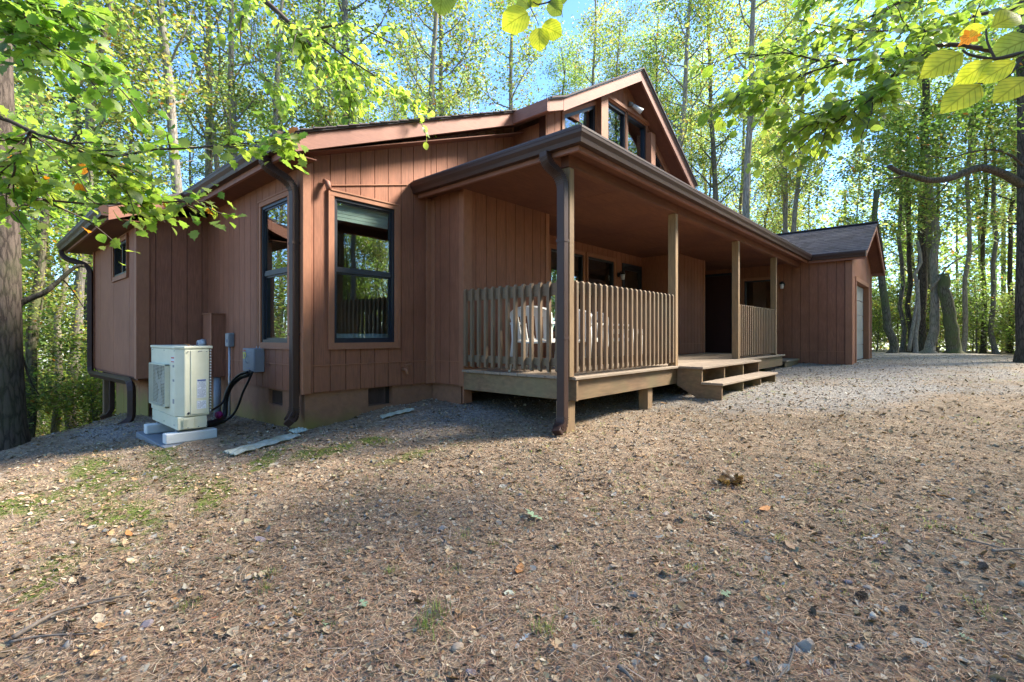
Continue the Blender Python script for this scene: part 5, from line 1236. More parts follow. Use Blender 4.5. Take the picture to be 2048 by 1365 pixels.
def vein_leaf_mat(name, trans, tk):
    """near leaves: midrib and side veins by the leaf's own coordinates"""
    m = leaf_mat(name, trans, 1.0, .4, tk); nt = m.node_tree; l = nt.links.new
    hs = nodes_of(m, 'ShaderNodeHueSaturation')[0]
    tc_ = N(nt, 'ShaderNodeTexCoord'); sp = N(nt, 'ShaderNodeSeparateXYZ'); l(tc_.outputs['Object'], sp.inputs[0])
    ab = N(nt, 'ShaderNodeMath', operation='ABSOLUTE'); l(sp.outputs['Y'], ab.inputs[0])
    mid = N(nt, 'ShaderNodeMapRange'); mid.inputs['From Min'].default_value = .008; mid.inputs['From Max'].default_value = .028; l(ab.outputs[0], mid.inputs['Value'])
    a = N(nt, 'ShaderNodeMath', operation='MULTIPLY_ADD'); a.inputs[1].default_value = -1.1; l(ab.outputs[0], a.inputs[0]); l(sp.outputs['X'], a.inputs[2])
    b = N(nt, 'ShaderNodeMath', operation='MULTIPLY'); b.inputs[1].default_value = 44; l(a.outputs[0], b.inputs[0]); s = N(nt, 'ShaderNodeMath', operation='SINE'); l(b.outputs[0], s.inputs[0])
    v = N(nt, 'ShaderNodeMapRange'); v.inputs['From Min'].default_value = .99; v.inputs['From Max'].default_value = .80; l(s.outputs[0], v.inputs['Value'])
    mn = N(nt, 'ShaderNodeMath', operation='MINIMUM'); l(mid.outputs[0], mn.inputs[0]); l(v.outputs[0], mn.inputs[1])
    nn = N(nt, 'ShaderNodeTexNoise', Scale=3.5, Detail=5); l(tc_.outputs['Object'], nn.inputs['Vector']); rn = ramp(nt, [(.3, (.75, .8, .7)), (.7, (1.2, 1.12, 1.0))]); l(nn.outputs['Fac'], rn.inputs['Fac'])
    rr_ = ramp(nt, [(0, (.62, .62, .4)), (1, (1, 1, 1))]); l(mn.outputs[0], rr_.inputs['Fac'])
    at_ = [x for x in nt.nodes if x.bl_idname == 'ShaderNodeAttribute'][0]
    m1 = N(nt, 'ShaderNodeMixRGB', blend_type='MULTIPLY'); m1.inputs['Fac'].default_value = 1; l(at_.outputs['Color'], m1.inputs['Color1']); l(rr_.outputs[0], m1.inputs['Color2'])
    m2 = N(nt, 'ShaderNodeMixRGB', blend_type='MULTIPLY'); m2.inputs['Fac'].default_value = 1; l(m1.outputs[0], m2.inputs['Color1']); l(rn.outputs[0], m2.inputs['Color2']); l(m2.outputs[0], hs.inputs['Color']); return m
M['leaf_near'] = vein_leaf_mat('near_leaf', .6, 2.3)
LEAFCOL = {'fresh': (.17, .255, .05), 'light': (.25, .31, .07), 'deep': (.085, .16, .035), 'yellow': (.56, .56, .06), 'orange': (.5, .17, .02), 'dull': (.14, .19, .075), 'brown': (.10, .06, .035)}
LM = {}
for kd in ('oval', 'round', 'lobed'):
    for cn, c in LEAFCOL.items():
        V, F_ = leaf_shape(kd, RNG); mb = MB(); mb.add(V, F_); me = mb.mesh('leaf', M['leaf_near'], True)
        ca = me.color_attributes.new('col', 'FLOAT_COLOR', 'POINT'); ca.data.foreach_set('color', [v for _ in range(len(me.vertices)) for v in (*c, 1)]); LM[kd, cn] = me
nr = random.Random(21)
def put_leaf(parent, p, dirv, size, kind, col, roll=None, face=None):
    o = bpy.data.objects.new('leaf', LM[kind, col]); COL.objects.link(o); o.parent = parent
    x = Vector(dirv).normalized(); z = Vector(face) if face is not None else Vector((nr.gauss(0, .45), nr.gauss(0, .45), 1)); z = (z - x * z.dot(x)).normalized(); y = z.cross(x)
    m = Matrix((x, y, z)).transposed().to_4x4(); m.translation = Vector(p) - parent.location
    o.matrix_basis = m @ Matrix.Scale(size, 4)
    return o
def branch(name, label, stems, leaf, count, size, cols, kind='oval', twigs=30, tl=.35, droop=-.2, cat='branch', group=None, start=0.0, spread=1.0, rest=0, taper=.2):
    """stems: list of (photo path with distances, r0, r1). Twigs leave the stems, leaves sit along twigs in two ranks"""
    P = [smooth([at(*q) for q in pl]) for pl, _, _ in stems]
    root = empty(name, P[0][0]); tag(root, label, cat, group)
    for pts, (pl, ra, rb) in zip(P, stems):
        MB().tube(pts, np.linspace(ra, rb, len(pts)), 7).build('stem', M['twig'], root, True)
    nodes = []; tw = MB()
    right = Vector((SY, -CY, 0)); fwd = Vector((CY, SY, 0))
    for k in range(twigs):
        pts = nr.choice(P); i = int(nr.uniform(start, .98) * (len(pts) - 1)); p = pts[i].copy(); d = (pts[min(i+1, len(pts)-1)] - pts[max(i-1, 0)]).normalized()
        side = (d.cross(Vector((0, 0, 1))) * nr.choice((-1, 1)) * spread + Vector((0, 0, nr.gauss(droop, .35)))).normalized()
        dr_ = (d * nr.uniform(.3, 1) + side * nr.uniform(.4, 1.1)).normalized(); ln = tl * nr.uniform(.4, 1.3) * (1 - taper * (i / (len(pts) - 1)) ** 2); q = [p]
        for j in range(6):
            dr_ = (dr_ + Vector((nr.gauss(0, .12), nr.gauss(0, .12), nr.gauss(-.04, .1)))).normalized(); q.append(q[-1] + dr_ * ln / 6)
            nodes.append((q[-1].copy(), dr_.copy(), j))
        tw.tube(q, np.linspace(.004, .0014, 7) * (1 + ln), 4, cap=False)
    for pts in P:
        for i in range(int(len(pts) * .5), len(pts)): nodes.append((pts[i].copy(), (pts[i] - pts[i-1]).normalized(), 3))
    tag(tw.build('twigs', M['twig'], root, True), kind='stuff')
    nr.shuffle(nodes)
    for k in range(count):
        p, d, j = nodes[k % len(nodes)]; s = nr.choice((-1, 1)); sd_ = d.cross(Vector((0, 0, 1))).normalized() * s
        dv = (d * nr.uniform(.2, .9) + sd_ * nr.uniform(.3, 1) + Vector((0, 0, nr.gauss(-.25, .3)))).normalized()
        pp = p + Vector((nr.gauss(0, .015), nr.gauss(0, .015), nr.gauss(0, .012)))
        put_leaf(root, pp, dv, size * nr.uniform(.65, 1.25), kind if nr.random() < .55 else 'oval', nr.choice(cols))
    if rest:
        V, F_ = leaf_shape(kind, RNG); V = np.array(V); polys = [f for f in F_]; vs_, fs_, cs_ = [], [], []
        tri = []
        for f in polys:
            for j in range(1, len(f) - 1): tri.append((f[0], f[j], f[j+1]))
        tri = np.array(tri)
        for k in range(rest):
            p, d, j = nodes[nr.randrange(len(nodes))]; s = nr.choice((-1, 1)); sd_ = d.cross(Vector((0, 0, 1))).normalized() * s
            x = (d * nr.uniform(.2, .9) + sd_ * nr.uniform(.3, 1) + Vector((0, 0, nr.gauss(-.25, .3)))).normalized(); z = Vector((nr.gauss(0, .5), nr.gauss(0, .5), 1)); z = (z - x * z.dot(x)).normalized(); y = z.cross(x)
            A_ = np.array([x, y, z]); pp = np.array(p) + np.array([nr.gauss(0, .05) for _ in range(3)])
            vs_.append(V @ A_ * size * nr.uniform(.55, 1.0) + pp); fs_.append(tri + len(V) * k); cs_.append(np.repeat(np.array([LEAFCOL[nr.choice(cols)]]), len(V), 0))
        me = np_mesh('leaves', np.concatenate(vs_), np.concatenate(fs_), M['leaf'], np.concatenate(cs_), True); o = link('leaves', me, root, True); o['kind'] = 'stuff'
    return root
# side branch across the eave
FL = ['fresh'] * 5 + ['light'] * 4 + ['deep'] * 2 + ['dull']
branch('maple_branch', 'drooping branch of broad fresh green leaves reaching across the cabin eave', [
    ([(-120, 215, 2.3), (0, 236, 2.3), (62, 263, 2.3), (137, 287, 2.3), (219, 312, 2.35), (308, 300, 2.4), (376, 297, 2.4), (478, 288, 2.4), (545, 283, 2.45), (572, 282, 2.45)], .011, .0015),
    ([(-100, 372, 2.5), (0, 383, 2.5), (62, 396, 2.5), (164, 407, 2.5), (273, 408, 2.5), (376, 403, 2.5), (425, 420, 2.5)], .009, .002),
    ([(-40, 300, 2.5), (20, 330, 2.5), (70, 350, 2.5), (130, 360, 2.5)], .006, .002), ([(137, 287, 2.3), (200, 330, 2.4), (250, 370, 2.4), (290, 420, 2.45)], .005, .002), ([(60, 263, 2.3), (30, 320, 2.3), (-20, 360, 2.3)], .005, .002)],
    None, 290, .072, FL * 6 + ['orange'], 'lobed', 80, .34, -.02, rest=560, taper=.75)
branch('upper_maple_branch', 'dark green leafy branch hanging in the upper corner beside the big trunk', [
    ([(-140, 20, 2.9), (0, 60, 2.9), (80, 85, 2.9), (150, 120, 2.95), (215, 150, 3.0)], .012, .002), ([(-60, -20, 2.8), (20, 10, 2.8), (90, 20, 2.9), (150, 60, 3)], .008, .002)],
    None, 150, .10, ['deep', 'deep', 'fresh', 'dull', 'fresh'], 'lobed', 40, .40, -.1, rest=420)
branch('high_branch', 'high dark bough with small yellow-green leaves over the low roof', [
    ([(430, -60, 6.5), (500, -20, 6.5), (545, 15, 6.5), (585, 50, 6.5), (620, 60, 6.6), (700, 50, 6.6), (790, 90, 6.6)], .045, .008), ([(585, 50, 6.5), (640, 110, 6.5), (690, 160, 6.4), (700, 200, 6.4)], .015, .004),
    ([(620, 60, 6.6), (700, 120, 6.5), (780, 170, 6.5), (835, 200, 6.5)], .015, .004), ([(500, -20, 6.5), (480, 60, 6.4), (500, 130, 6.4), (560, 180, 6.4)], .012, .003)],
    None, 250, .12, ['light', 'light', 'fresh', 'fresh', 'dull'], 'oval', 60, .75, -.3, rest=900)
# the big spray over the porch end and garage
branch('beech_branch', 'wide spray of pointed yellow-green leaves hanging above the garage', [
    ([(2200, 130, 4.0), (2048, 113, 4.0), (1929, 92, 4.0), (1878, 91, 4.0), (1826, 103, 4.0), (1775, 118, 4.0), (1707, 120, 4.0), (1638, 121, 4.0), (1570, 106, 4.05), (1480, 118, 4.1)], .022, .004),
    ([(2100, 10, 4.2), (2000, 22, 4.2), (1936, 34, 4.2), (1860, 51, 4.2), (1810, 61, 4.2), (1700, 60, 4.2), (1600, 40, 4.2)], .018, .003),
    ([(1860, 100, 4.0), (1800, 145, 4.0), (1725, 190, 4.0), (1650, 218, 4.05), (1560, 238, 4.1)], .009, .002),
    ([(1826, 103, 4.0), (1740, 200, 3.95), (1680, 235, 3.95), (1600, 255, 3.95)], .008, .002),
    ([(1707, 120, 4.0), (1600, 150, 4.0), (1520, 175, 4.05), (1450, 200, 4.1)], .008, .002)],
    None, 290, .105, ['light', 'light', 'fresh', 'fresh', 'dull', 'light'], 'oval', 95, .52, -.35, start=.12, rest=1150)
branch('upper_beech_branch', 'dense darker green spray along the top edge over the garage', [
    ([(2150, -60, 5.2), (2000, -30, 5.2), (1850, -20, 5.2), (1700, -10, 5.2), (1600, 5, 5.2)], .02, .004), ([(1850, -20, 5.2), (1750, 30, 5.2), (1650, 70, 5.2), (1560, 90, 5.2)], .01, .003)],
    None, 160, .11, ['deep', 'fresh', 'dull', 'light'], 'oval', 50, .7, -.2, rest=700)
# single big leaves
def big_leaves(name, label, stems, leaves):
    P = [smooth([at(*q) for q in pl]) for pl, _, _ in stems]; root = empty(name, P[0][0]); tag(root, label, 'branch')
    for pts, (pl, ra, rb) in zip(P, stems): MB().tube(pts, np.linspace(ra, rb, len(pts)), 6).build('stem', M['twig'], root, True)
    for (bx_, by_, tx, ty, d, kd, col, dd_) in leaves:
        a = at(bx_, by_, d); b = at(tx, ty, d + dd_); v = b - a
        put_leaf(root, a, v, v.length, kd, col, face=-(a.normalized()) + Vector((nr.gauss(0, .15), nr.gauss(0, .15), .35)))
    return root
big_leaves('hazel_twig', 'twig with a few round backlit yellow-green leaves hanging at the top edge above the gable', [
    ([(1120, -60, 1.5), (1110, -10, 1.5), (1098, 4, 1.5), (1075, 9, 1.5), (1062, 2, 1.5), (1062, 18, 1.5)], .0028, .0015), ([(1098, 4, 1.5), (1120, 18, 1.5), (1125, 35, 1.5)], .0015, .0008),
    ([(1062, 18, 1.5), (1072, 38, 1.5), (1077, 52, 1.5)], .0015, .001)],
    [(1056, 26, 1004, 56, 1.5, 'round', 'yellow', .0), (1078, 56, 1079, 101, 1.5, 'round', 'yellow', .0), (1084, 52, 1124, 70, 1.5, 'round', 'yellow', .0), (1098, 4, 1122, 30, 1.5, 'round', 'light', .0),
     (1060, 16, 1036, -8, 1.5, 'round', 'light', 0), (1062, 14, 1078, -14, 1.5, 'round', 'yellow', 0), (1100, 0, 1140, -8, 1.5, 'oval', 'light', 0), (885, -22, 880, 28, 1.5, 'round', 'light', 0), (885, -20, 905, 16, 1.55, 'round', 'light', 0)])
big_leaves('near_branch', 'branch end with very large yellow-green leaves and a single orange one', [
    ([(2120, 100, 1.15), (2048, 106, 1.15), (1990, 118, 1.15), (1940, 110, 1.15), (1925, 100, 1.15)], .006, .002), ([(2048, 106, 1.15), (2020, 150, 1.15), (1985, 165, 1.15), (1955, 168, 1.15)], .003, .0015),
    ([(1990, 118, 1.15), (1975, 85, 1.15), (1972, 58, 1.15)], .003, .0015)],
    [(1972, 55, 1918, 68, 1.15, 'oval', 'yellow', .03), (1982, 56, 2048, 24, 1.15, 'oval', 'yellow', .0), (1925, 106, 1845, 150, 1.15, 'oval', 'yellow', .0), (1960, 60, 1915, 92, 1.16, 'lobed', 'orange', .02),
     (1986, 120, 1905, 172, 1.14, 'oval', 'yellow', .05), (2032, 122, 1955, 166, 1.12, 'oval', 'yellow', .03), (1962, 170, 1885, 220, 1.15, 'oval', 'yellow', 0), (2060, 155, 1990, 200, 1.1, 'oval', 'yellow', 0), (2070, 75, 1985, 110, 1.16, 'oval', 'light', 0)])

# ------------------------------------------------------------------ forest floor
def scatter_xy(n, dmax=24, amax=56, core=3.0, dmin=1.2, rng=RNG):
    u = rng.random(n); A = math.log(1 + (dmin / core) ** 2); B = math.log(1 + (dmax / core) ** 2)
    d = core * np.sqrt(np.exp(A + (B - A) * u) - 1); a = YAW - np.radians(rng.uniform(-amax, amax, n)); return d * np.cos(a), d * np.sin(a)
def open_floor(x, y):
    inside = ((x > 2.66) & (y > 5.62) & (x < 13)) | ((x > 4.6) & (y > 4.9) & (x < 15)) | ((x > 15.0) & (x < 18.9) & (y > 1.98)) | ((x > 1.95) & (y > 9.4) & (x < 12))
    pad_ = (x > HX0 - .15) & (x < HX1 + .13) & (y > HY0 - .11) & (y < HY1 + .07)
    return ~(inside | pad_)
LIT = np.array([(.36,.265,.165),(.28,.195,.12),(.42,.33,.22),(.22,.16,.10),(.49,.41,.30),(.33,.305,.255),(.19,.14,.09),(.16,.115,.075),(.40,.25,.13),(.26,.235,.15),(.30,.21,.135),(.24,.18,.115)])
def litter(n, smin, smax, name, density=None, pal=LIT, rng=RNG, core=3.0, dmin=1.2, lift=.010, tilt=.35):
    x, y = scatter_xy(n, core=core, dmin=dmin); k = open_floor(x, y)
    if density is not None: k &= rng.random(n) < density(x, y)
    x, y = x[k], y[k]; n = len(x); z = gfull(x, y) + rng.random(n) * lift + .002
    dist = np.hypot(x, y); s = rng.uniform(smin, smax, n) * rng.uniform(.6, 1.2, n)
    th = rng.random(n) * 6.283; nz_ = nrm(np.stack([rng.normal(0, tilt, n), rng.normal(0, tilt, n), np.ones(n)], 1))
    u = nrm(np.cross(nz_, np.stack([np.cos(th), np.sin(th), 0*th], 1))); v = np.cross(nz_, u); C = np.stack([x, y, z], 1); S = s[:, None]; wd = rng.uniform(.22, .42, n)[:, None]; cu = rng.normal(.10, .14, n)[:, None]
    P = np.stack([C - u*S*.5 + nz_*S*cu*.6, C - u*S*.12 + v*S*wd, C + u*S*.28 + v*S*wd*.8 + nz_*S*cu*.4, C + u*S*.55 + nz_*S*cu, C + u*S*.28 - v*S*wd*.8 + nz_*S*cu*.3, C - u*S*.12 - v*S*wd, C + u*S*.05 - nz_*S*.06], 1)
    F_ = np.array([(0, 5, 6), (5, 4, 6), (4, 3, 6), (3, 2, 6), (2, 1, 6), (1, 0, 6)]); F_ = (np.arange(n)[:, None, None] * 7 + F_[None]).reshape(-1, 3)
    c = pal[rng.integers(0, len(pal), n)] * (.98 + rng.normal(0, .20, n))[:, None]
    o = link(name, np_mesh(name, P.reshape(-1, 3), F_, M['litter'], np.repeat(np.clip(c, .02, .6), 7, 0))); return tag(o, kind='stuff')
litter(95000, .012, .036, 'dead_leaves', lambda x, y: 1 - .5 * m_gravel(x, y))
litter(26000, .030, .066, 'large_dead_leaves', lambda x, y: .5 - .34 * m_gravel(x, y), core=4)
def slivers(n, name, lmin, lmax, w_, pal, dens=None, rng=RNG, core=2.2, dmin=1.3, lift=.012):
    x, y = scatter_xy(n, core=core, dmin=dmin, dmax=14); k = open_floor(x, y)
    if dens is not None: k &= rng.random(n) < dens(x, y)
    x, y = x[k], y[k]; n = len(x); z = gfull(x, y) + rng.random(n) * lift + .004; th = rng.random(n) * 6.283; L_ = rng.uniform(lmin, lmax, n)[:, None]
    d = np.stack([np.cos(th), np.sin(th), rng.normal(0, .12, n)], 1); s = np.stack([-np.sin(th), np.cos(th), 0*th], 1); C = np.stack([x, y, z], 1); b = rng.normal(0, .12, n)[:, None]; W = w_ * rng.uniform(.6, 1.3, n)[:, None]
    up_ = np.array([0, 0, 1.])
    P = np.stack([C - d*L_*.5 - s*W, C - d*L_*.5 + s*W, C + s*(W + L_*b) + up_*W*1.5, C + s*(-W + L_*b) + up_*W*1.5, C + d*L_*.5 + s*W*.5, C + d*L_*.5 - s*W*.5], 1)
    F_ = np.array([(0, 3, 2, 1), (3, 5, 4, 2)]); F_ = (np.arange(n)[:, None, None]*6 + F_[None]).reshape(-1, 4); c = pal[rng.integers(0, len(pal), n)] * (1 + rng.normal(0, .2, n))[:, None]
    o = link(name, np_mesh(name, P.reshape(-1, 3), F_, M['litter'], np.repeat(np.clip(c, .02, .6), 6, 0))); return tag(o, kind='stuff')
slivers(150000, 'pine_needles', .035, .10, .0011, np.array([(.30,.17,.10),(.38,.25,.16),(.22,.12,.08),(.46,.33,.22),(.16,.10,.07)]), lambda x, y: 1 - .7 * m_gravel(x, y))
slivers(2600, 'twiglets', .08, .28, .0026, np.array([(.16,.12,.10),(.24,.19,.15),(.10,.07,.06)]), None, core=4)
def stones(n, name, smin, smax, dens, pal, core=3.5, rng=RNG, dmax=20, dmin=1.3):
    x, y = scatter_xy(n, core=core, dmin=dmin, dmax=dmax); k = open_floor(x, y) & (rng.random(n) < dens(x, y)); x, y = x[k], y[k]; n = len(x); z = gfull(x, y)
    base = np.array([(1,0,0),(0,1,0),(-1,0,0),(0,-1,0),(.1,.1,.75),(0,0,-.6)], float); s = (smin + (smax - smin) * rng.random(n) ** 2.5)[:, None, None]
    P = base[None] * s * (1 + rng.normal(0, .22, (n, 6, 3))); th = rng.random(n) * 6.283; c_, s_ = np.cos(th), np.sin(th)
    sx = rng.uniform(.6, 1.1, n); X = P[:, :, 0] * sx[:, None]; Y = P[:, :, 1]; Q = np.stack([X*c_[:, None] - Y*s_[:, None] + x[:, None], X*s_[:, None] + Y*c_[:, None] + y[:, None], P[:, :, 2] + z[:, None] + .15 * s[:, :, 0]], 2)
    F_ = np.array([(0,1,4),(1,2,4),(2,3,4),(3,0,4),(1,0,5),(2,1,5),(3,2,5),(0,3,5)]); F_ = (np.arange(n)[:, None, None]*6 + F_[None]).reshape(-1, 3)
    c = pal[rng.integers(0, len(pal), n)] * (1 + rng.normal(0, .15, n))[:, None]
    o = link(name, np_mesh(name, Q.reshape(-1, 3), F_, M['litter'], np.repeat(np.clip(c, .02, .6), 6, 0))); return tag(o, kind='stuff')
GRV = np.array([(.26,.25,.245),(.20,.195,.2),(.34,.315,.29),(.15,.145,.14),(.42,.38,.33),(.29,.24,.19),(.25,.19,.145)])
stones(60000, 'gravel', .006, .017, lambda x, y: .03 + .97 * m_gravel(x, y), GRV, core=5.5, dmin=2.5, dmax=22)
stones(2600, 'pebbles', .008, .028, lambda x, y: .5 + 0 * x, np.array([(.30,.28,.26),(.36,.30,.22),(.22,.22,.22),(.40,.37,.32)]), core=3)
# grass: thin blades in tufts, and moss
def blades(cx, cy_, nper, rad, h, pal, name, w_=.0016, rng=RNG, spread=.5):
    n = len(cx) * nper; X = np.repeat(cx, nper) + rng.normal(0, 1, n) * np.repeat(rad, nper); Y = np.repeat(cy_, nper) + rng.normal(0, 1, n) * np.repeat(rad, nper)
    Z = gfull(X, Y); hh = (np.repeat(h, nper) * rng.uniform(.4, 1.1, n))[:, None]; th = rng.random(n) * 6.283
    o_ = np.stack([np.cos(th), np.sin(th), 0*th], 1); s = np.stack([-np.sin(th), np.cos(th), 0*th], 1) * w_ * (1 + 6 * np.minimum(.4, hh)); C = np.stack([X, Y, Z - .003], 1); up_ = np.array([0, 0, 1.]); ln = (rng.random(n) * spread)[:, None]
    P = np.stack([C - s, C + s, C + up_*hh*.6 + o_*hh*ln*.4 + s*.8, C + up_*hh*.6 + o_*hh*ln*.4 - s*.8, C + up_*hh*(1 - .45*ln) + o_*hh*ln*1.2], 1)
    q = np.arange(n)[:, None]*5; F_ = np.concatenate([q + np.array([[0, 1, 2]]), q + np.array([[0, 2, 3]]), q + np.array([[3, 2, 4]])]); c = pal[rng.integers(0, len(pal), n)] * (1 + rng.normal(0, .2, n))[:, None]
    o = link(name, np_mesh(name, P.reshape(-1, 3), F_, M['leaf'], np.repeat(np.clip(c, .01, .5), 5, 0))); return tag(o, kind='stuff')
GRS = np.array([(.12,.17,.05),(.16,.21,.07),(.20,.24,.10),(.10,.14,.05),(.27,.26,.14)])
tx, ty, tr, thh = [], [], [], []
for px, py, r, h in ((850, 1258, .035, .11), (872, 1232, .03, .10), (1085, 1262, .03, .09), (545, 1150, .03, .06), (530, 1180, .025, .05), (928, 1075, .03, .05), (990, 1090, .02, .04), (1180, 1020, .03, .04), (785, 1145, .025, .05), (1380, 1140, .02, .05),
        (1400, 1140, .02, .04), (1535, 985, .03, .04), (1640, 935, .03, .04), (1475, 910, .04, .04), (1560, 1080, .02, .04), (1755, 1060, .05, .04), (1870, 1055, .05, .04), (700, 1105, .02, .04), (380, 1215, .03, .05), (600, 1220, .03, .03), (1195, 1250, .02, .04), (1960, 1220, .03, .05),
        (1440, 1025, .03, .04), (660, 1250, .03, .03), (280, 1130, .04, .04), (300, 1010, .06, .03), (230, 930, .1, .03), (500, 905, .08, .05), (460, 885, .06, .05), (910, 1140, .03, .04)):
    p = on_ground(px, py); tx.append(p.x); ty.append(p.y); tr.append(r); thh.append(h)
blades(np.array(tx), np.array(ty), 42, np.array(tr), np.array(thh), GRS, 'grass_tufts', .0011, spread=1.3)
gx_, gy_ = scatter_xy(6500, core=6, dmin=2, dmax=18); k_ = open_floor(gx_, gy_) & (RNG.random(len(gx_)) < np.clip((vn(gx_, gy_, .9, 5) - .45) * 2, 0, 1) * .8)
gx_, gy_ = gx_[k_], gy_[k_]
blades(gx_, gy_, 12, np.full(len(gx_), .018), np.full(len(gx_), .03), GRS, 'sparse_grass', .0012, spread=1.2)
mx_, my_ = scatter_xy(150000, core=6, dmin=2.2, dmax=13); k_ = open_floor(mx_, my_) & (RNG.random(len(mx_)) < m_moss(mx_, my_) ** 1.5); mx_, my_ = mx_[k_], my_[k_]
blades(mx_, my_, 3, np.full(len(mx_), .01), np.full(len(mx_), .014), np.array([(.10,.135,.03),(.13,.165,.035),(.08,.105,.025),(.15,.175,.05)]), 'moss', .0028, spread=1.0)

# ------------------------------------------------------------------ single things lying about
def rock(px, py, wpx, label, flat=.5, col='stone', seed=0):
    rg = np.random.default_rng(seed + 50); p = on_ground(px, py); d = (p.x * CY + p.y * SY); r = wpx * .5 * d / FPX
    bm = __import__('bmesh').new(); __import__('bmesh').ops.create_icosphere(bm, subdivisions=2, radius=1)
    cuts = [nrm(rg.normal(0, 1, 3)) for _ in range(7)]
    for v in bm.verts:
        c = np.array(v.co)
        for q in cuts:
            e = c @ q
            if e > .62: c = c - q * (e - .62)
        v.co = Vector((c[0] * r * 1.1, c[1] * r * rg.uniform(.86, .9), c[2] * r * flat * 1.2))
    me = bpy.data.meshes.new('stone'); bm.to_mesh(me); bm.free(); me.materials.append(M[col]); o = bpy.data.objects.new('stone', me); COL.objects.link(o)
    o.location = (p.x, p.y, p.z + r * flat * .35); o.rotation_euler = (rg.normal(0, .12), rg.normal(0, .12), rg.random() * 6); return tag(o, label, 'stone', 'loose stones on the ground')
M['stone_tan'] = surf('tan_stone', (.36, .27, .19), .9, .25, (4, 4, 4), bump=.4, bdist=.01, nscale=6); M['stone_mauve'] = surf('mauve_stone', (.20, .165, .175), .85, .2, (4, 4, 4), bump=.3, nscale=6)
for i, (px, py, w_, lb, fl_, c) in enumerate((
    (1613, 1298, 40, 'angular pinkish-grey rock, the largest stone on the ground', .7, 'stone'), (918, 1300, 30, 'rounded sandy tan stone in the near litter', .6, 'stone_tan'), (941, 1348, 24, 'smooth dark mauve stone near the bottom edge', .6, 'stone_mauve'),
    (522, 1080, 26, 'flat grey-brown stone alone in open litter', .35, 'stone_mauve'), (293, 1250, 30, 'blocky brown stone with a square end', .5, 'stone_mauve'), (578, 1272, 26, 'flat greenish-tan stone next to a pale oak leaf', .45, 'stone_tan'),
    (886, 1060, 18, 'pointed pale stone standing in pine needles', .8, 'stone'), (1228, 1134, 28, 'flat pale olive stone sunk in the soil', .25, 'stone_tan'), (1122, 1185, 24, 'round flat buff stone sunk in the soil', .2, 'stone_tan'),
    (1332, 1030, 18, 'small pale stone above a patch of bare soil', .5, 'stone'), (1960, 1322, 34, 'broad tan stone half buried near the bottom corner', .3, 'stone_tan'), (1650, 1345, 30, 'long dark grey flat stone', .3, 'stone_mauve'),
    (608, 1262, 20, 'small tan stone pressed against a larger flat one', .5, 'stone_tan'), (1763, 1088, 16, 'small bluish stone among brown leaves', .5, 'stone_mauve'), (1735, 1178, 20, 'brown lump of stone amid leaf litter', .6, 'stone'), (1695, 1165, 18, 'small blue-grey pebble in front of the sunlit litter', .5, 'stone_mauve'))):
    rock(px, py, w_, lb, fl_, c, i)
def stick(path, r, label):
    P = smooth([on_ground(px, py) + Vector((0, 0, h)) for px, py, h in path]); o = MB().tube(P, np.linspace(r, r * .45, len(P)), 8).build('stick', M['stick'], None, True); return tag(o, label, 'stick', 'fallen sticks')
stick([(25, 1285, .02), (70, 1262, .03), (110, 1240, .03), (175, 1218, .02)], .011, 'grey forked-looking stick lying beside the bottom corner litter')
stick([(175, 1215, .015), (220, 1206, .02), (262, 1198, .02)], .007, 'pale thin end of a stick with a green twig on top')
stick([(20, 1290, .012), (90, 1280, .018), (185, 1273, .012)], .007, 'dark thin stick lying level below the grey stick')
stick([(1555, 1365, .01), (1580, 1335, .02), (1590, 1295, .02)], .006, 'pale crooked twig near the angular pinkish rock')
stick([(1238, 1340, .012), (1252, 1355, .02), (1268, 1372, .015)], .010, 'short thick rotten stick at the bottom edge')
stick([(1925, 1085, .02), (1990, 1100, .02), (2060, 1122, .02)], .006, 'thin dark stick sloping down past the sunlit patch')
stick([(1985, 1113, .03), (2020, 1110, .03), (2070, 1108, .03)], .009, 'pale straight stick at the picture edge')
stick([(1460, 1060, .01), (1495, 1080, .02), (1540, 1076, .015)], .004, 'thin bent dark twig lying on needles')
def cone(px, py, label, s=.03):
    p = on_ground(px, py); rt = empty('pine_cone', p + Vector((0, 0, s * .7))); tag(rt, label, 'pine cone', 'pine cones on the ground'); mb = MB()
    MB().tube([(0, 0, -s), (0, 0, s)], [s * .3, s * .2], 6).build('core', M['cone'], rt, world=False)
    for k in range(44):
        t = k / 43; a = k * 2.4; zz = -s + 2 * s * t; rr_ = s * (.75 * math.sin(math.pi * (.15 + .8 * t)) + .15); u = Vector((math.cos(a), math.sin(a), .45)); v = Vector((-math.sin(a), math.cos(a), 0)); c = Vector((0, 0, zz))
        mb.add([c + u * rr_ * .2 - v * s * .1, c + u * rr_ - v * s * .22, c + u * rr_ * 1.1 + Vector((0, 0, s * .12)), c + u * rr_ + v * s * .22, c + u * rr_ * .2 + v * s * .1], [(0, 1, 2, 3, 4)])
    mb.build('scales', M['cone'], rt, world=False); rt.scale = (.75, .75, .75); rt.rotation_euler = (nr.uniform(.9, 1.5), 0, nr.uniform(0, 6)); return rt
for px, py, lb, s in ((1722, 1200, 'open dark pine cone between stones in the near litter', .033), (1638, 1072, 'small pine cone below the strip of sunlit litter', .022), (1808, 1228, 'pine cone beside a thin brown twig', .026), (163, 1170, 'pine cone near the grey sticks', .028),
                      (815, 970, 'tiny pine cone out in the middle ground', .02), (1965, 1140, 'round dark cone near the pale straight stick', .028), (1390, 1002, 'tiny dark cone right of the bare soil', .018), (140, 1262, 'flattened cone beside the dark thin stick', .026)): cone(px, py, lb, s)
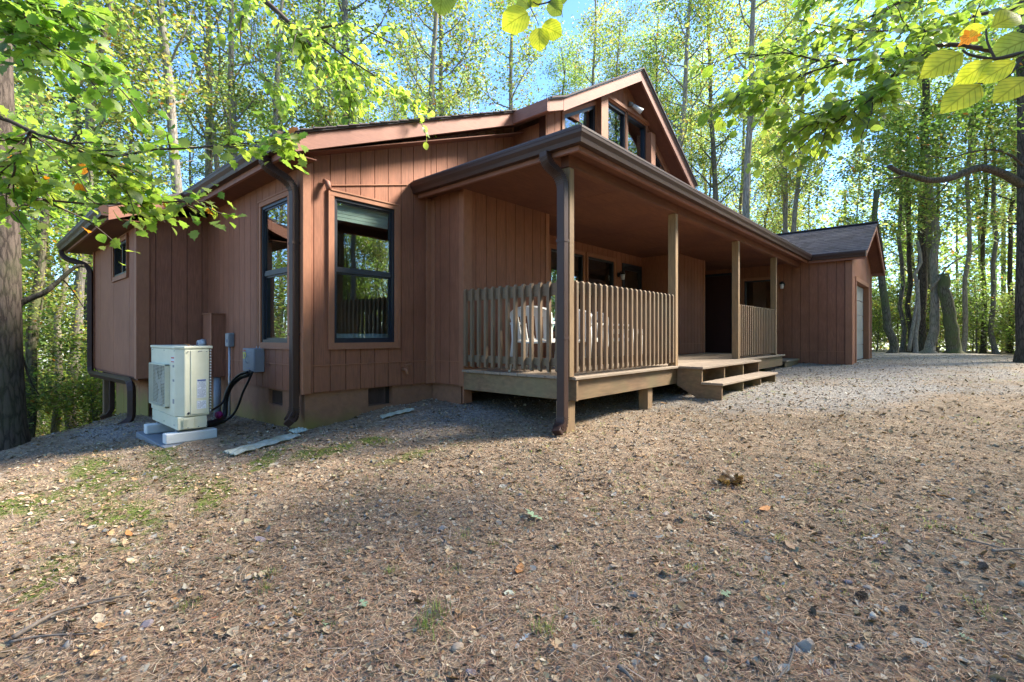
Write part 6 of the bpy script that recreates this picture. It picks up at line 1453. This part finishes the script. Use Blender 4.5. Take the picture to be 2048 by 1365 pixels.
# clump of dark debris
DB = empty('leaf_clump', on_ground(1455, 968)); tag(DB, 'dark clump of matted leaves and soil standing up from the litter', 'leaf clump')
for k in range(26):
    p = on_ground(1432 + nr.random() * 48, 960 + nr.random() * 16); put_leaf(DB, p + Vector((0, 0, nr.random() * .05)), Vector((nr.gauss(0, 1), nr.gauss(0, 1), .6)), .07, 'lobed', 'brown') if ('lobed', 'brown') in LM else None
# fallen leaves that stand out, each its own thing
def oak_outline(): return [(0, .02), (.12, .04), (.16, .16), (.24, .14), (.28, .06), (.36, .06), (.42, .27), (.52, .25), (.52, .10), (.60, .09), (.70, .26), (.79, .20), (.76, .07), (.86, .08), (.93, .10), (1, 0)]
def fallen(px, py, wpx, col, label, kd='oak', seed=0):
    rg = random.Random(seed); p = on_ground(px, py); d = p.x * CY + p.y * SY; s = wpx * d / FPX; mb = MB()
    out = oak_outline() if kd == 'oak' else [(0, .01), (.15, .12), (.35, .2), (.6, .2), (.85, .1), (1, 0)]
    cv = rg.uniform(.05, .16); zf = lambda x, y: cv * (4 * (x - .5) ** 2 + abs(y) * 1.6) * .6 + .03 * math.sin(9 * x)
    n = len(out); V = [(x, 0, zf(x, 0)) for x, _ in out] + [(x, y, zf(x, y)) for x, y in out] + [(x, -y, zf(x, -y * 1.3)) for x, y in out]
    F_ = [(i, i+1, n+i+1, n+i) for i in range(n-1)] + [(i, 2*n+i, 2*n+i+1, i+1) for i in range(n-1)]
    me = MB().add([tuple(c * s for c in v) for v in V], F_).mesh('fallen_leaf', M['litter_leaf'], True)
    ca = me.color_attributes.new('col', 'FLOAT_COLOR', 'POINT'); ca.data.foreach_set('color', [v for _ in range(len(me.vertices)) for v in (*col, 1)])
    o = bpy.data.objects.new('fallen_leaf', me); COL.objects.link(o); o.location = p + Vector((0, 0, .012)); o.rotation_euler = (rg.gauss(0, .2), rg.gauss(0, .2), rg.random() * 6.28); return tag(o, label, 'leaf', 'leaves lying on the ground')
M['litter_leaf'] = leaf_mat('fallen_leaf', .12, 1.0, .7, 1.0)
TAN, ORG, PALE, GRN, RST = (.40, .25, .14), (.50, .22, .07), (.46, .42, .36), (.22, .30, .17), (.36, .12, .06)
for i, a in enumerate(((1440, 1075-35, 26, PALE, 'greyish white oak leaf half hidden by needles', 'oak'), (1085, 1046, 44, GRN, 'pale green oak leaf lying upside down in the middle', 'oak'), (1035, 1155, 44, ORG, 'bright orange folded leaf in the middle of the litter', 'oval'), (740, 1120, 26, TAN, 'tan star-shaped oak leaf', 'oak'),
    (650, 1258, 36, GRN, 'dull green oak leaf beside the flat stones', 'oak'), (1038, 1290, 26, PALE, 'whitish small oak leaf near the tall grass tufts', 'oak'), (262, 1078, 28, ORG, 'golden brown leaf curled up in open litter', 'oval'), (345, 1205, 28, ORG, 'narrow orange leaf above the grey stick', 'oval'),
    (722, 1205, 34, GRN, 'large pale green oak leaf at the near litter edge', 'oak'), (820, 1190, 40, TAN, 'big tan curled leaf between grass and stones', 'oval'), (1520, 1158, 44, TAN, 'long curled tan leaf over a white pebble', 'oval'), (1460, 1190, 34, GRN, 'grey-green leaf lying by two twigs', 'oak'),
    (1590, 1105, 30, TAN, 'pale tan curled leaf in clean needles', 'oval'), (1725, 1083, 34, PALE, 'pale star-like oak leaf just below the sunlit strip', 'oak'), (1665, 1140, 30, TAN, 'three-lobed light brown leaf beside bare needles', 'oak'), (1895, 998, 24, ORG, 'orange leaf in the sunlit strip', 'oval'), (1540, 1018, 34, ORG, 'rusty brown leaf behind the small pine cone', 'oval'),
    (1125, 1310, 34, TAN, 'upright tan leaf near the bottom edge', 'oak'), (1950, 1290, 26, GRN, 'small green oak leaf near the bottom corner', 'oak'), (38, 1225, 22, RST, 'dark red leaf at the bottom corner', 'oval'), (420, 1245, 22, RST, 'small crimson leaf near the blocky brown stone', 'oval'), (1822, 1310, 30, TAN, 'tan leaf lying on its edge', 'oval'),
    (545, 905, 26, TAN, 'large brown leaf in front of the metal sheet', 'oak'), (1905, 1150, 30, TAN, 'brown leaf at the edge of the deep shade', 'oval'))):
    fallen(*a, seed=i)
for px, py, s in ((365, 690, .10),):
    V = Vector((HX0 + .1, HY0 + .25, HZ1 + .012)); me = bpy.data.objects[-1] if 0 else None
fl2 = fallen(365, 900, 20, ORG, 'yellow-brown dry leaf lying on the heat pump lid', 'oak', 77); fl2.location = (HX0 + .12, HY0 + .22, HZ1 + .01); fl2.scale = (2.2, 2.2, 2.2)
